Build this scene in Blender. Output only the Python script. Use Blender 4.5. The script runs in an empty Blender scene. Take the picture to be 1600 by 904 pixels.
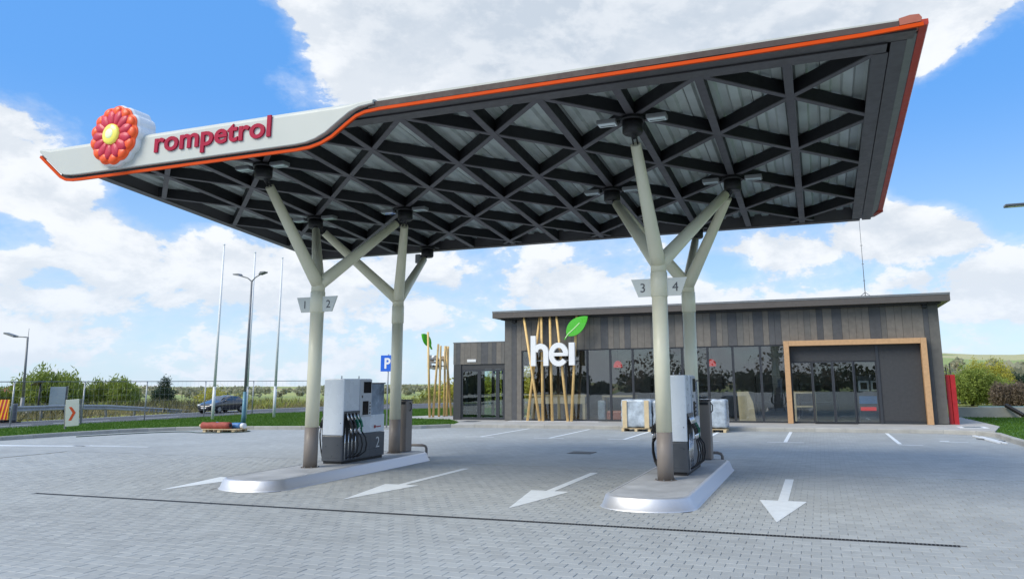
import bpy, bmesh, math, random
import numpy as np
from mathutils import Vector, Matrix, Quaternion
R_ = math.radians
random.seed(7); rng = np.random.default_rng(7)
S = bpy.context.scene
COL = S.collection

# ------------------------------------------------------------------ camera
cam_d = bpy.data.cameras.new('camera'); cam = bpy.data.objects.new('camera', cam_d); COL.objects.link(cam)
RT = Vector((0.94170754, 0.33633447, -0.00812642)); UP = Vector((0.06633209, -0.16193524, 0.98456947)); FW = Vector((-0.32982869, 0.92771553, 0.1748054))
cam.matrix_world = Matrix(((RT.x, UP.x, -FW.x, 0), (RT.y, UP.y, -FW.y, 0), (RT.z, UP.z, -FW.z, 1.8), (0, 0, 0, 1)))
cam_d.sensor_width = 36; cam_d.lens = 1170.7164 / 1600 * 36
cam_d.shift_x = (800 - 855.9564) / 1600; cam_d.shift_y = (388.7032 - 452) / 1600
cam_d.clip_start = 0.1; cam_d.clip_end = 8000
S.camera = cam
S.render.resolution_x = 1024; S.render.resolution_y = 578

# ------------------------------------------------------------------ node helper
class NT:
    def __init__(s, tree): s.t = tree; s.n = tree.nodes; s.l = tree.links
    def new(s, typ, **kw):
        n = s.n.new(typ)
        for k, v in kw.items(): setattr(n, k, v)
        return n
    def link(s, a, b): s.l.new(a, b)
    def inp(s, sock, v):
        if hasattr(v, 'is_linked') or isinstance(v, bpy.types.NodeSocket): s.l.new(v, sock)
        else: sock.default_value = v
    def math(s, op, a, b=None, c=None, clamp=False):
        n = s.new('ShaderNodeMath', operation=op); n.use_clamp = clamp; s.inp(n.inputs[0], a)
        if b is not None: s.inp(n.inputs[1], b)
        if c is not None: s.inp(n.inputs[2], c)
        return n.outputs[0]
    def vmath(s, op, a, b=None):
        n = s.new('ShaderNodeVectorMath', operation=op); s.inp(n.inputs[0], a)
        if b is not None: s.inp(n.inputs[1], b)
        return n.outputs['Value'] if op in ('LENGTH', 'DOT_PRODUCT', 'DISTANCE') else n.outputs[0]
    def noise(s, vec, scale, detail=4, rough=.5, dist=0):
        n = s.new('ShaderNodeTexNoise'); n.inputs['Scale'].default_value = scale; n.inputs['Detail'].default_value = detail
        n.inputs['Roughness'].default_value = rough; n.inputs['Distortion'].default_value = dist
        if vec is not None: s.l.new(vec, n.inputs['Vector'])
        return n.outputs['Fac']
    def ramp(s, f, stops, interp='LINEAR'):
        n = s.new('ShaderNodeValToRGB'); n.color_ramp.interpolation = interp; e = n.color_ramp.elements
        while len(e) < len(stops): e.new(.5)
        for i, (p, c) in enumerate(stops): e[i].position = p; e[i].color = tuple(c) + (1,) if len(c) == 3 else c
        s.inp(n.inputs[0], f); return n.outputs[0]
    def mix(s, f, a, b, blend='MIX'):
        n = s.new('ShaderNodeMix', data_type='RGBA', blend_type=blend); s.inp(n.inputs[0], f)
        s.inp(n.inputs[6], a if not isinstance(a, tuple) else tuple(a[:3]) + (1,)); s.inp(n.inputs[7], b if not isinstance(b, tuple) else tuple(b[:3]) + (1,))
        return n.outputs[2]
    def sstep(s, v, a, b, lo=0., hi=1.):
        n = s.new('ShaderNodeMapRange', interpolation_type='SMOOTHSTEP'); s.inp(n.inputs[0], v)
        n.inputs[1].default_value = a; n.inputs[2].default_value = b; n.inputs[3].default_value = lo; n.inputs[4].default_value = hi
        return n.outputs[0]

# ------------------------------------------------------------------ sky, sun, exposure
SUN_EL, SUN_AZ = 41, 218        # azimuth clockwise from +Y: behind and to the left of the photographer
W = bpy.data.worlds.new('World'); S.world = W; W.use_nodes = True
w = NT(W.node_tree); w.n.clear()
wo = w.new('ShaderNodeOutputWorld'); bg = w.new('ShaderNodeBackground'); bg.inputs['Strength'].default_value = 0.1
w.link(bg.outputs[0], wo.inputs[0])
sky = w.new('ShaderNodeTexSky', sky_type='NISHITA'); sky.sun_disc = False
sky.sun_elevation = R_(SUN_EL); sky.sun_rotation = R_(SUN_AZ); sky.air_density = 1.0; sky.dust_density = 0.6; sky.ozone_density = 2.0
tc = w.new('ShaderNodeTexCoord'); D = tc.outputs['Generated']
sep = w.new('ShaderNodeSeparateXYZ'); w.link(D, sep.inputs[0])
az = w.math('MULTIPLY', w.math('ARCTAN2', sep.outputs[0], sep.outputs[1]), 180 / math.pi)
el = w.math('MULTIPLY', w.math('ARCSINE', sep.outputs[2]), 180 / math.pi)
ae = w.new('ShaderNodeCombineXYZ'); w.link(az, ae.inputs[0]); w.link(el, ae.inputs[1]); AE = ae.outputs[0]
hs = w.new('ShaderNodeHueSaturation'); hs.inputs['Saturation'].default_value = 1.12; hs.inputs['Value'].default_value = 1.9
w.link(sky.outputs[0], hs.inputs['Color'])
blue = w.mix(w.sstep(el, -2, 21), (5.0, 6.9, 8.6), (1.0, 3.35, 8.1))
blue = w.mix(.8, hs.outputs[0], blue)
P = w.vmath('MULTIPLY', D, (1, 1, 1.75))
wp = w.new('ShaderNodeTexNoise'); wp.inputs['Scale'].default_value = 3.0; wp.inputs['Detail'].default_value = 3; w.link(P, wp.inputs['Vector'])
P = w.vmath('ADD', P, w.vmath('MULTIPLY', w.vmath('SUBTRACT', wp.outputs['Color'], (.5, .5, .5)), (.09, .09, .07)))
def cloudn(v): return w.math('ADD', w.math('MULTIPLY', w.noise(v, 6.6, 9, .60), .70), w.math('MULTIPLY', w.noise(v, 17.0, 8, .62), .30))
d0 = cloudn(P); d1 = cloudn(w.vmath('ADD', P, (-.012, -.012, .045)))
# large-scale weather: (azimuth, elevation, half width, half height, amount) in degrees
blobs = [(-47, 21, 11, 10, -.24), (-54, 24, 12, 6, -.2), (-55.5, 14.5, 5, 4.5, .22), (-27, 27, 15, 11, .3), (-8, 27, 18, 9, .28), (8, 24, 10, 4.5, .22), (14, 17, 8, 7.5, -.28),
         (10.5, 13, 6, 3.5, -.2), (6.5, 10.2, 6, 2.6, .24), (-3, 9.2, 6, 1.8, .12), (-52.5, 10.8, 6, 3, .09), (-47, 13.2, 4, 3, -.2), (-46, 9, 7, 3.5, .10), (-34, 8, 10, 3.4, .07), (-56, 9.5, 3, 1.6, -.2),
         (12.5, 5.6, 9, 2.4, .14), (-15, 7, 10, 2.4, .07), (-6, 8.2, 3, 1.2, -.16), (8, 8, 4, 1, -.12), (-30, 5.4, 26, 1.8, .04), (-36, 12, 10, 3, -.1)]
cov = w.math('ADD', w.sstep(el, 0, 16, .035, .0), 0)
for a, e, sx, sy, amt in blobs:
    v = w.vmath('SUBTRACT', AE, (a, e, 0)); v = w.vmath('MULTIPLY', v, (1 / sx, 1 / sy, 0)); r = w.vmath('LENGTH', v)
    cov = w.math('ADD', cov, w.sstep(r, 0.25, 1.35, amt, 0))
dens = w.math('ADD', d0, cov)
mask = w.sstep(dens, .50, .565)
wisp = w.math('MULTIPLY', w.sstep(dens, .40, .58), .42)
mask = w.math('MAXIMUM', mask, wisp)
grad = w.math('SUBTRACT', d0, d1)
lit = w.sstep(grad, -.075, .085)
thick = w.sstep(dens, .62, .92)
shade = w.math('MULTIPLY', w.math('SUBTRACT', 1, lit), .55)
shade = w.math('ADD', shade, w.math('MULTIPLY', thick, .5), clamp=True)
ccol = w.mix(shade, (8.2, 8.5, 8.9), (5.2, 5.9, 6.8))
ccol = w.mix(w.sstep(el, -2, 12, .6, 0), ccol, (6.2, 7.2, 8.5))
skyc = w.mix(mask, blue, ccol)
skyc = w.mix(w.sstep(el, -3.5, -.2), (2.2, 2.3, 2.2), skyc)
w.link(skyc, bg.inputs['Color'])
sd = bpy.data.lights.new('sun', 'SUN'); sun = bpy.data.objects.new('sun', sd); COL.objects.link(sun)
sd.energy = 2.7; sd.angle = R_(34); sd.color = (1, .94, .80)
sv = Vector((math.sin(R_(SUN_AZ)) * math.cos(R_(SUN_EL)), math.cos(R_(SUN_AZ)) * math.cos(R_(SUN_EL)), math.sin(R_(SUN_EL))))
sun.rotation_euler = (-sv).to_track_quat('-Z', 'Y').to_euler(); sun.location = (0, 0, 40)
S.view_settings.view_transform = 'Standard'; S.view_settings.look = 'None'; S.view_settings.exposure = 0.22; S.view_settings.gamma = 1.0
S.render.engine = 'CYCLES'
S.cycles.max_bounces = 8; S.cycles.transparent_max_bounces = 24; S.cycles.caustics_reflective = False; S.cycles.caustics_refractive = False

# ------------------------------------------------------------------ materials
MATS = {}
def mat(name, col, rough=.6, metal=0., var=.12, vscale=3., bump=0., bscale=40., spec=.5, alpha=None, emit=None, coat=0., trans=0.):
    if name in MATS: return MATS[name]
    m = bpy.data.materials.new(name); m.use_nodes = True; t = NT(m.node_tree); b = t.n['Principled BSDF']
    g = t.new('ShaderNodeNewGeometry'); oi = t.new('ShaderNodeObjectInfo')
    pos = g.outputs['Position']
    if var:
        f = t.noise(pos, vscale, 5, .6)
        lo = tuple(c * (1 - var) for c in col); hi = tuple(min(1, c * (1 + var)) for c in col)
        c = t.ramp(f, [(.3, lo), (.7, hi)])
        rv = t.math('MULTIPLY_ADD', oi.outputs['Random'], .10, .95)
        mm = t.new('ShaderNodeVectorMath', operation='SCALE'); t.link(c, mm.inputs[0]); t.link(rv, mm.inputs['Scale'])
        t.link(mm.outputs[0], b.inputs['Base Color'])
        f2 = t.noise(pos, vscale * 4, 4, .6); t.link(t.sstep(f2, .3, .7, max(0, rough - .08), min(1, rough + .08)), b.inputs['Roughness'])
    else:
        b.inputs['Base Color'].default_value = tuple(col) + (1,); b.inputs['Roughness'].default_value = rough
    b.inputs['Metallic'].default_value = metal; b.inputs['Specular IOR Level'].default_value = spec
    b.inputs['Coat Weight'].default_value = coat
    if bump:
        bn = t.new('ShaderNodeBump'); bn.inputs['Strength'].default_value = bump; bn.inputs['Distance'].default_value = .01
        t.link(t.noise(pos, bscale, 4, .6), bn.inputs['Height']); t.link(bn.outputs[0], b.inputs['Normal'])
    if emit: b.inputs['Emission Color'].default_value = tuple(emit[:3]) + (1,); b.inputs['Emission Strength'].default_value = emit[3]
    if trans: b.inputs['Subsurface Weight'].default_value = 0
    MATS[name] = m; return m
def glass_mat(name, tint, refl=1.0, rough=0.0):
    m = bpy.data.materials.new(name); m.use_nodes = True; t = NT(m.node_tree); t.n.clear()
    o = t.new('ShaderNodeOutputMaterial'); tr = t.new('ShaderNodeBsdfTransparent'); tr.inputs[0].default_value = tuple(tint) + (1,)
    gl = t.new('ShaderNodeBsdfGlossy'); gl.inputs['Roughness'].default_value = rough; gl.inputs['Color'].default_value = (refl, refl, refl, 1)
    g_ = t.new('ShaderNodeNewGeometry'); c_ = t.math('ABSOLUTE', t.vmath('DOT_PRODUCT', g_.outputs['Incoming'], g_.outputs['Normal'])); fr_ = t.math('MULTIPLY_ADD', t.math('POWER', t.math('SUBTRACT', 1, c_, clamp=True), 4), .80, .10)
    mx = t.new('ShaderNodeMixShader'); t.link(fr_, mx.inputs[0]); t.link(tr.outputs[0], mx.inputs[1]); t.link(gl.outputs[0], mx.inputs[2]); t.link(mx.outputs[0], o.inputs[0])
    # slight waviness of real panes
    bn = t.new('ShaderNodeBump'); bn.inputs['Strength'].default_value = .08; bn.inputs['Distance'].default_value = .02
    g = t.new('ShaderNodeNewGeometry'); t.link(t.noise(g.outputs['Position'], .9, 2), bn.inputs['Height']); t.link(bn.outputs[0], gl.inputs['Normal'])
    return m
PX, PY = .2, .165   # paver module
def paver_mat(name, texture):
    m = bpy.data.materials.new(name); m.use_nodes = True; t = NT(m.node_tree); b = t.n['Principled BSDF']
    g = t.new('ShaderNodeNewGeometry'); s = t.new('ShaderNodeSeparateXYZ'); t.link(g.outputs['Position'], s.inputs[0])
    row = t.math('FLOOR', t.math('DIVIDE', s.outputs[1], PY))
    sh = t.math('MULTIPLY', t.math('MODULO', t.math('ABSOLUTE', row), 2), .5)
    colf = t.math('FLOOR', t.math('ADD', t.math('DIVIDE', s.outputs[0], PX), sh))
    cb = t.new('ShaderNodeCombineXYZ'); t.link(colf, cb.inputs[0]); t.link(row, cb.inputs[1])
    wn = t.new('ShaderNodeTexWhiteNoise', noise_dimensions='3D'); t.link(cb.outputs[0], wn.inputs['Vector'])
    big = t.noise(g.outputs['Position'], .35, 5, .6); fine = t.noise(g.outputs['Position'], 60, 4, .7); mid = t.noise(g.outputs['Position'], 2.2, 5, .65)
    c = t.ramp(big, [(.3, (.34, .352, .348)), (.7, (.415, .432, .425))])
    f = t.math('MULTIPLY_ADD', wn.outputs['Value'], .14, .93); f = t.math('MULTIPLY', f, t.math('MULTIPLY_ADD', fine, .16, .92)); f = t.math('MULTIPLY', f, t.math('MULTIPLY_ADD', mid, .22, .89))
    st_ = t.sstep(t.noise(g.outputs['Position'], .9, 6, .7, .6), .60, .72, 0, -.13); f = t.math('MULTIPLY', f, t.math('ADD', 1, st_))
    if texture:  # joints beyond the modelled pavers
        u = t.math('FRACT', t.math('ADD', t.math('DIVIDE', s.outputs[0], PX), sh)); v = t.math('FRACT', t.math('DIVIDE', s.outputs[1], PY))
        du = t.math('ABSOLUTE', t.math('SUBTRACT', u, .5)); dv = t.math('ABSOLUTE', t.math('SUBTRACT', v, .5))
        j = t.math('MAXIMUM', t.sstep(du, .47, .49), t.sstep(dv, .465, .485))
        f = t.math('MULTIPLY', f, t.math('MULTIPLY_ADD', j, -.3, 1))
    mm = t.new('ShaderNodeVectorMath', operation='SCALE'); t.link(c, mm.inputs[0]); t.link(f, mm.inputs['Scale']); t.link(mm.outputs[0], b.inputs['Base Color'])
    b.inputs['Roughness'].default_value = .72; b.inputs['Specular IOR Level'].default_value = .35
    bn = t.new('ShaderNodeBump'); bn.inputs['Strength'].default_value = .25; bn.inputs['Distance'].default_value = .003
    t.link(fine, bn.inputs['Height']); t.link(bn.outputs[0], b.inputs['Normal'])
    return m
M_PAVER = paver_mat('paver_concrete', False); M_PAVE = paver_mat('pavement_concrete', True)
M_BED = mat('joint_sand', (.34, .35, .35), .9, var=.2)
M_CONC = mat('kerb_concrete', (.40, .39, .36), .8, var=.14, vscale=2.5, bump=.3)
M_SLAB = mat('sidewalk_concrete', (.42, .41, .39), .8, var=.12, vscale=1.4, bump=.2)
M_PAINT = mat('road_paint', (.76, .80, .82), .6, var=.07, vscale=6, bump=.15)
M_ASPH = mat('asphalt', (.085, .09, .10), .8, var=.2, vscale=.8, bump=.3, bscale=80)
M_STEEL = mat('brushed_steel', (.66, .67, .70), .46, .75, var=0)
M_ISL = mat('island_concrete', (.42, .43, .44), .65, var=.2, vscale=2.2, bump=.15)
M_CREAM = mat('column_cream', (.82, .79, .60), .38, var=.05, vscale=1.2)
M_TAUPE = mat('taupe_paint', (.25, .215, .19), .5, var=.08, vscale=2)
M_DKBEAM = mat('beam_web_shaded', (.009, .0095, .012), .6, var=.15, vscale=2); M_FLANGE = mat('beam_flange_lit', (.092, .086, .096), .5, var=.12, vscale=2)  # one beam paint: web darkened by painted-in shade, flange lightened as if lit
M_DKFRAME = mat('fascia_dark', (.085, .08, .085), .45, var=.1, vscale=2)
M_DECK = mat('galvanised_deck', (.52, .57, .545), .5, .15, var=.2, vscale=1.3)
M_SIGNW = mat('sign_offwhite', (.54, .56, .52), .5, var=.02, vscale=.6)
M_TRIM = mat('fascia_brown', (.075, .052, .046), .7, var=.08)
M_ORANGE = mat('orange_strip', (.68, .072, .004), .6, var=.05, spec=.15)
M_ORANGESH = mat('orange_strip_shaded', (.45, .04, .015), .45, var=.08)  # same orange as the front strip, its shade put into the colour
M_BLACK = mat('black_plastic', (.012, .012, .014), .5, var=.1)
M_BLKMET = mat('black_metal', (.02, .02, .023), .45, .3, var=.1)
M_LAMPW = mat('luminaire_housing', (.22, .23, .24), .4, .2, var=.05)
M_LAMPG = mat('luminaire_glass', (.70, .82, .86), .15, 0, var=.05, coat=.6)
M_CRIM = mat('crimson_letters', (.40, .008, .045), .5, var=.05, spec=.2)
M_CRIM2 = mat('crimson_petals', (.62, .02, .06), .5, var=.1, coat=.15)
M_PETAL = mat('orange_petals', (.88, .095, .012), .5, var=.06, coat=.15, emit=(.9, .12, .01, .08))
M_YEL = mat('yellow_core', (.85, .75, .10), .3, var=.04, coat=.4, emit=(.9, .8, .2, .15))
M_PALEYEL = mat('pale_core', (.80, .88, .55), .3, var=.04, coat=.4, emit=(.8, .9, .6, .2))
M_ACRYL = mat('white_acrylic', (.80, .83, .86), .3, var=.03, coat=.4)
M_PUMPW = mat('pump_white', (.72, .78, .85), .28, var=.03, vscale=.8, coat=.3)
M_PUMPG = mat('pump_grey', (.075, .085, .10), .35, var=.06, coat=.2)
M_PUMPL = mat('pump_light_grey', (.50, .53, .57), .35, var=.04)
M_GREEN = mat('nozzle_green', (.01, .16, .09), .4, var=.06)
M_CHROME = mat('chrome', (.75, .76, .78), .18, .95, var=.04)
M_SCREEN = mat('screen_glass', (.012, .013, .016), .12, var=0)
M_FILM = mat('wrapping_film', (.42, .48, .54), .3, var=.30, vscale=3.5, bump=.5, bscale=7, coat=.3)
M_FILM2 = mat('screen_unit_film', (.26, .33, .42), .2, var=.55, vscale=2.6, bump=.6, bscale=8, coat=.6)
M_PLATE = mat('plate_offwhite', (.74, .76, .70), .45, var=.02)
M_NUM = mat('numeral_grey', (.09, .09, .095), .5, var=0)
M_WHITE = mat('white_paint', (.80, .81, .82), .4, var=.03)
M_PLT = mat('plank_taupe', (.165, .15, .132), .6, var=.14, vscale=6, bump=.25, bscale=30)
M_PLM = mat('plank_brown_grey', (.125, .12, .112), .6, var=.14, vscale=6, bump=.25, bscale=30)
M_PLD = mat('plank_charcoal', (.08, .082, .088), .6, var=.14, vscale=6, bump=.25, bscale=30)
M_ROOF = mat('roof_fascia_bronze', (.115, .10, .09), .4, .2, var=.06)
M_SOFF = mat('soffit_dark', (.035, .035, .038), .6, var=.1)
M_ALU = mat('window_frame_anthracite', (.05, .055, .065), .4, .3, var=.06)
M_PANEL = mat('anthracite_panel', (.045, .047, .052), .6, var=.12, vscale=9, bump=.2)
M_WOOD = mat('portal_timber', (.55, .33, .17), .5, var=.10, vscale=9, bump=.1)
M_BAMB = mat('pole_timber', (.80, .54, .22), .5, var=.12, vscale=7, bump=.15)
M_PLYW = mat('plywood', (.62, .49, .30), .6, var=.12, vscale=4)
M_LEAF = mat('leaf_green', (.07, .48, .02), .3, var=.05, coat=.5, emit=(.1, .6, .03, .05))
M_LEAFE = mat('leaf_edge', (.55, .78, .40), .4, var=.03)
M_INTW = mat('interior_wall', (.30, .30, .31), .8, var=.2, vscale=.8)
M_INTF = mat('interior_floor', (.26, .25, .24), .4, var=.15)
M_SHELF = mat('interior_shelf', (.05, .05, .055), .5, var=.2)
M_REDL = mat('red_shade', (.75, .02, .02), .35, var=.03, emit=(.9, .03, .03, .35))
M_RED = mat('red_panel', (.42, .015, .02), .4, var=.12, vscale=3)
M_TERRA = mat('terracotta_roll', (.35, .07, .05), .7, var=.18, vscale=8, bump=.4)
M_BLUE = mat('blue_roll', (.06, .19, .45), .5, var=.15, vscale=8)
M_TEAL = mat('lamp_base_teal', (.10, .22, .28), .5, .3, var=.15)
M_GALV = mat('galvanised_steel', (.36, .38, .40), .45, .6, var=.12, vscale=4)
M_GALVD = mat('dull_galvanised', (.20, .21, .22), .5, .4, var=.12, vscale=4)
M_PBLUE = mat('parking_blue', (.01, .12, .62), .35, var=.03)
M_CHEV = mat('chevron_orange', (.80, .09, .01), .4, var=.04)
M_SIGNI = mat('sign_ivory', (.72, .71, .60), .45, var=.04)
M_YSTR = mat('warning_yellow', (.75, .42, .02), .45, var=.05)
M_CAR = mat('car_midnight_blue', (.006, .008, .014), .25, 0, var=.05, coat=1)
M_TYRE = mat('tyre_rubber', (.018, .018, .018), .85, var=.1)
M_RIM = mat('wheel_rim', (.25, .26, .28), .3, .8, var=.05)
M_CARGL = mat('car_glass', (.02, .04, .07), .06, var=0, coat=1)
M_HEADL = mat('headlight', (.72, .76, .80), .15, var=0, coat=1)
M_GLASS = glass_mat('window_glass', (.90, .93, .93), .95)
M_GLASSL = glass_mat('door_glass_clear', (.86, .94, .92), .9)
M_HOUSE = mat('house_render', (.66, .64, .60), .8, var=.1)
M_TILE = mat('roof_tile_red', (.36, .10, .06), .8, var=.15)
M_BARK = mat('bark', (.11, .08, .055), .9, var=.2, vscale=8, bump=.4)
def leafmat(name, c1, c2):
    m = bpy.data.materials.new(name); m.use_nodes = True; t = NT(m.node_tree); b = t.n['Principled BSDF']
    g = t.new('ShaderNodeNewGeometry'); f = t.noise(g.outputs['Position'], 1.1, 3, .6); r = g.outputs['Random Per Island']
    c = t.mix(t.math('MULTIPLY_ADD', f, .8, t.math('MULTIPLY_ADD', r, .6, -.25), clamp=True), c1, c2); t.link(c, b.inputs['Base Color'])
    b.inputs['Roughness'].default_value = .6; b.inputs['Specular IOR Level'].default_value = .3
    t2 = t.new('ShaderNodeBsdfTranslucent'); t.link(c, t2.inputs[0]); mx = t.new('ShaderNodeMixShader'); mx.inputs[0].default_value = .35
    t.link(b.outputs[0], mx.inputs[1]); t.link(t2.outputs[0], mx.inputs[2]); t.link(mx.outputs[0], t.n['Material Output'].inputs[0])
    return m
M_WIL = leafmat('willow_leaves', (.17, .22, .04), (.36, .44, .10)); M_YLEAF = leafmat('spring_yellow_leaves', (.34, .34, .06), (.60, .54, .08))
M_DARKL = leafmat('dark_conifer_needles', (.025, .05, .03), (.05, .09, .05)); M_TWIG = leafmat('bare_twigs', (.16, .12, .09), (.24, .19, .13))
M_GRASS = leafmat('lawn_blades', (.06, .15, .015), (.12, .225, .03)); M_DRY = leafmat('dry_scrub', (.24, .21, .10), (.40, .34, .17)); M_SCRUB = leafmat('green_scrub', (.20, .24, .05), (.42, .42, .10))
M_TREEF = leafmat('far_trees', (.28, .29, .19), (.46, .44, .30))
M_LAWN = mat('lawn_turf', (.06, .145, .02), .9, var=.25, vscale=2.0, bump=.8, bscale=30)
def ground_mat():
    m = bpy.data.materials.new('field_ground'); m.use_nodes = True; t = NT(m.node_tree); b = t.n['Principled BSDF']
    g = t.new('ShaderNodeNewGeometry'); mp = t.new('ShaderNodeMapping'); mp.inputs['Scale'].default_value = (1, 1, 1); t.link(g.outputs['Position'], mp.inputs[0])
    f1 = t.noise(mp.outputs[0], .035, 5, .6); f2 = t.noise(g.outputs['Position'], .5, 5, .7)
    near = t.ramp(t.math('MULTIPLY_ADD', f2, .5, t.math('MULTIPLY', f1, .55)), [(.30, (.26, .20, .11)), (.42, (.32, .26, .12)), (.52, (.27, .30, .08)), (.75, (.38, .39, .09))])
    s = t.new('ShaderNodeSeparateXYZ'); t.link(g.outputs['Position'], s.inputs[0])
    # far fields laid out in patches, colours lightened to stand for distance haze
    mp2 = t.new('ShaderNodeMapping'); mp2.inputs['Scale'].default_value = (.0042, .0075, .02); mp2.inputs['Rotation'].default_value = (0, 0, .35); t.link(g.outputs['Position'], mp2.inputs[0])
    vo = t.new('ShaderNodeTexVoronoi', distance='CHEBYCHEV'); vo.inputs['Scale'].default_value = 1.0; t.link(mp2.outputs[0], vo.inputs['Vector'])
    sc = t.new('ShaderNodeSeparateColor'); t.link(vo.outputs['Color'], sc.inputs[0])
    far = t.ramp(sc.outputs[0], [(0, (.40, .44, .17)), (.25, (.50, .30, .20)), (.4, (.30, .38, .15)), (.6, (.50, .48, .27)), (.8, (.27, .34, .15)), (.92, (.44, .46, .21))], 'CONSTANT')
    far = t.mix(t.math('MULTIPLY', f2, .35), far, (.28, .27, .13))
    d = t.vmath('LENGTH', g.outputs['Position'])
    c = t.mix(t.sstep(d, 180, 380), near, far); t.link(c, b.inputs['Base Color']); b.inputs['Roughness'].default_value = .95; b.inputs['Specular IOR Level'].default_value = .1
    return m
M_GROUND = ground_mat()

# ------------------------------------------------------------------ geometry helpers
def tag(o, label=None, cat=None, group=None, kind=None):
    if label: o['label'] = label
    if cat: o['category'] = cat
    if group: o['group'] = group
    if kind: o['kind'] = kind
    return o
def wloc(o):
    v = Vector((0, 0, 0))
    while o: v += o.location; o = o.parent
    return v
def thing(name, label, cat, loc=(0, 0, 0), group=None):
    o = bpy.data.objects.new(name, None); COL.objects.link(o); o.location = loc; o.empty_display_size = .2
    return tag(o, label, cat, group)
class MB:
    """collects faces in world coordinates, links them as one mesh object"""
    def __init__(s): s.v = []; s.f = []; s.mi = []; s.cur = 0; s.sm = []
        
    def add(s, vs, fs, smooth=False):
        n = len(s.v); s.v += [tuple(v) for v in vs]
        for f in fs: s.f.append(tuple(i + n for i in f)); s.mi.append(s.cur); s.sm.append(smooth)
        return s
    def box(s, x0, x1, y0, y1, z0, z1, M=None):
        if x0 > x1: x0, x1 = x1, x0
        if y0 > y1: y0, y1 = y1, y0
        if z0 > z1: z0, z1 = z1, z0
        vs = [Vector(p) for p in ((x0, y0, z0), (x1, y0, z0), (x1, y1, z0), (x0, y1, z0), (x0, y0, z1), (x1, y0, z1), (x1, y1, z1), (x0, y1, z1))]
        if M: vs = [M @ v for v in vs]
        return s.add(vs, [(0, 3, 2, 1), (4, 5, 6, 7), (0, 1, 5, 4), (1, 2, 6, 5), (2, 3, 7, 6), (3, 0, 4, 7)])
    def bbox(s, x0, x1, y0, y1, z0, z1, b=.01, M=None):
        """box with chamfered edges"""
        if x0 > x1: x0, x1 = x1, x0
        if y0 > y1: y0, y1 = y1, y0
        bm = bmesh.new(); bmesh.ops.create_cube(bm, size=1)
        for v in bm.verts: v.co = Vector((x0 + (v.co.x + .5) * (x1 - x0), y0 + (v.co.y + .5) * (y1 - y0), z0 + (v.co.z + .5) * (z1 - z0)))
        bmesh.ops.bevel(bm, geom=bm.edges[:], offset=b, segments=2, profile=.5, affect='EDGES')
        bm.verts.index_update(); vs = [(M @ v.co if M else v.co.copy()) for v in bm.verts]; fs = [[v.index for v in f.verts] for f in bm.faces]; bm.free()
        return s.add(vs, fs)
    def bar(s, a, b, w, h, up=(0, 0, 1)):
        """box beam from a to b; a,b on the centre of its bottom face"""
        a = Vector(a); b = Vector(b); d = (b - a); L = d.length; d.normalize(); up = Vector(up); sd = d.cross(up).normalized(); u = sd.cross(d).normalized()
        vs = []
        for p in (a, b):
            for (i, j) in ((-1, 0), (1, 0), (1, 1), (-1, 1)): vs.append(p + sd * (i * w / 2) + u * (j * h))
        return s.add(vs, [(0, 1, 2, 3), (7, 6, 5, 4), (0, 4, 5, 1), (1, 5, 6, 2), (2, 6, 7, 3), (3, 7, 4, 0)])
    def tube(s, pts, rs, n=12, caps=True, smooth=True):
        pts = [Vector(p) for p in pts]
        if not isinstance(rs, (list, tuple)): rs = [rs] * len(pts)
        base = len(s.v); d0 = (pts[1] - pts[0]).normalized(); ref = Vector((0, 0, 1)) if abs(d0.z) < .9 else Vector((1, 0, 0))
        u = d0.cross(ref).normalized(); vs = []
        for i, p in enumerate(pts):
            d = (pts[min(i + 1, len(pts) - 1)] - pts[max(i - 1, 0)]).normalized(); u = (u - d * u.dot(d)).normalized(); v = d.cross(u)
            for k in range(n): a = 2 * math.pi * k / n; vs.append(p + (u * math.cos(a) + v * math.sin(a)) * rs[i])
        fs = []
        for i in range(len(pts) - 1):
            for k in range(n): k2 = (k + 1) % n; fs.append((i * n + k, i * n + k2, (i + 1) * n + k2, (i + 1) * n + k))
        s.add(vs, fs, smooth)
        if caps:
            n0 = len(s.v) - len(vs); s.f.append(tuple(n0 + k for k in range(n))[::-1]); s.f.append(tuple(n0 + (len(pts) - 1) * n + k for k in range(n))); s.mi += [s.cur] * 2; s.sm += [False] * 2
        return s
    def prism(s, poly, a, b, axis='z', smooth=False):
        """extrude 2D polygon (ccw) along axis from a to b"""
        def P(p, t):
            return (p[0], p[1], t) if axis == 'z' else (p[0], t, p[1]) if axis == 'y' else (t, p[0], p[1])
        n = len(poly); vs = [P(p, a) for p in poly] + [P(p, b) for p in poly]
        fs = [tuple(range(n))[::-1], tuple(range(n, 2 * n))] + [(i, (i + 1) % n, n + (i + 1) % n, n + i) for i in range(n)]
        if axis == 'y': fs = [f[::-1] for f in fs]
        return s.add(vs, fs, smooth)
    def stroke(s, pts, w, a, b, axis='y', closed=False):
        """ribbon of width w following 2D polyline, extruded a..b"""
        pts = [Vector((p[0], p[1])) for p in pts]; n = len(pts); Lf = []; Rt = []
        for i, p in enumerate(pts):
            p0 = pts[(i - 1) % n] if closed or i > 0 else p; p1 = pts[(i + 1) % n] if closed or i < n - 1 else p
            d = (p1 - p0).normalized(); nn = Vector((-d.y, d.x)); Lf.append(p + nn * w / 2); Rt.append(p - nn * w / 2)
        def P(p, t): return (p[0], t, p[1]) if axis == 'y' else (p[0], p[1], t) if axis == 'z' else (t, p[0], p[1])
        vs = [];
        for l, r in zip(Lf, Rt): vs += [P(l, a), P(r, a), P(r, b), P(l, b)]
        fs = []; m = n if closed else n - 1
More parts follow.
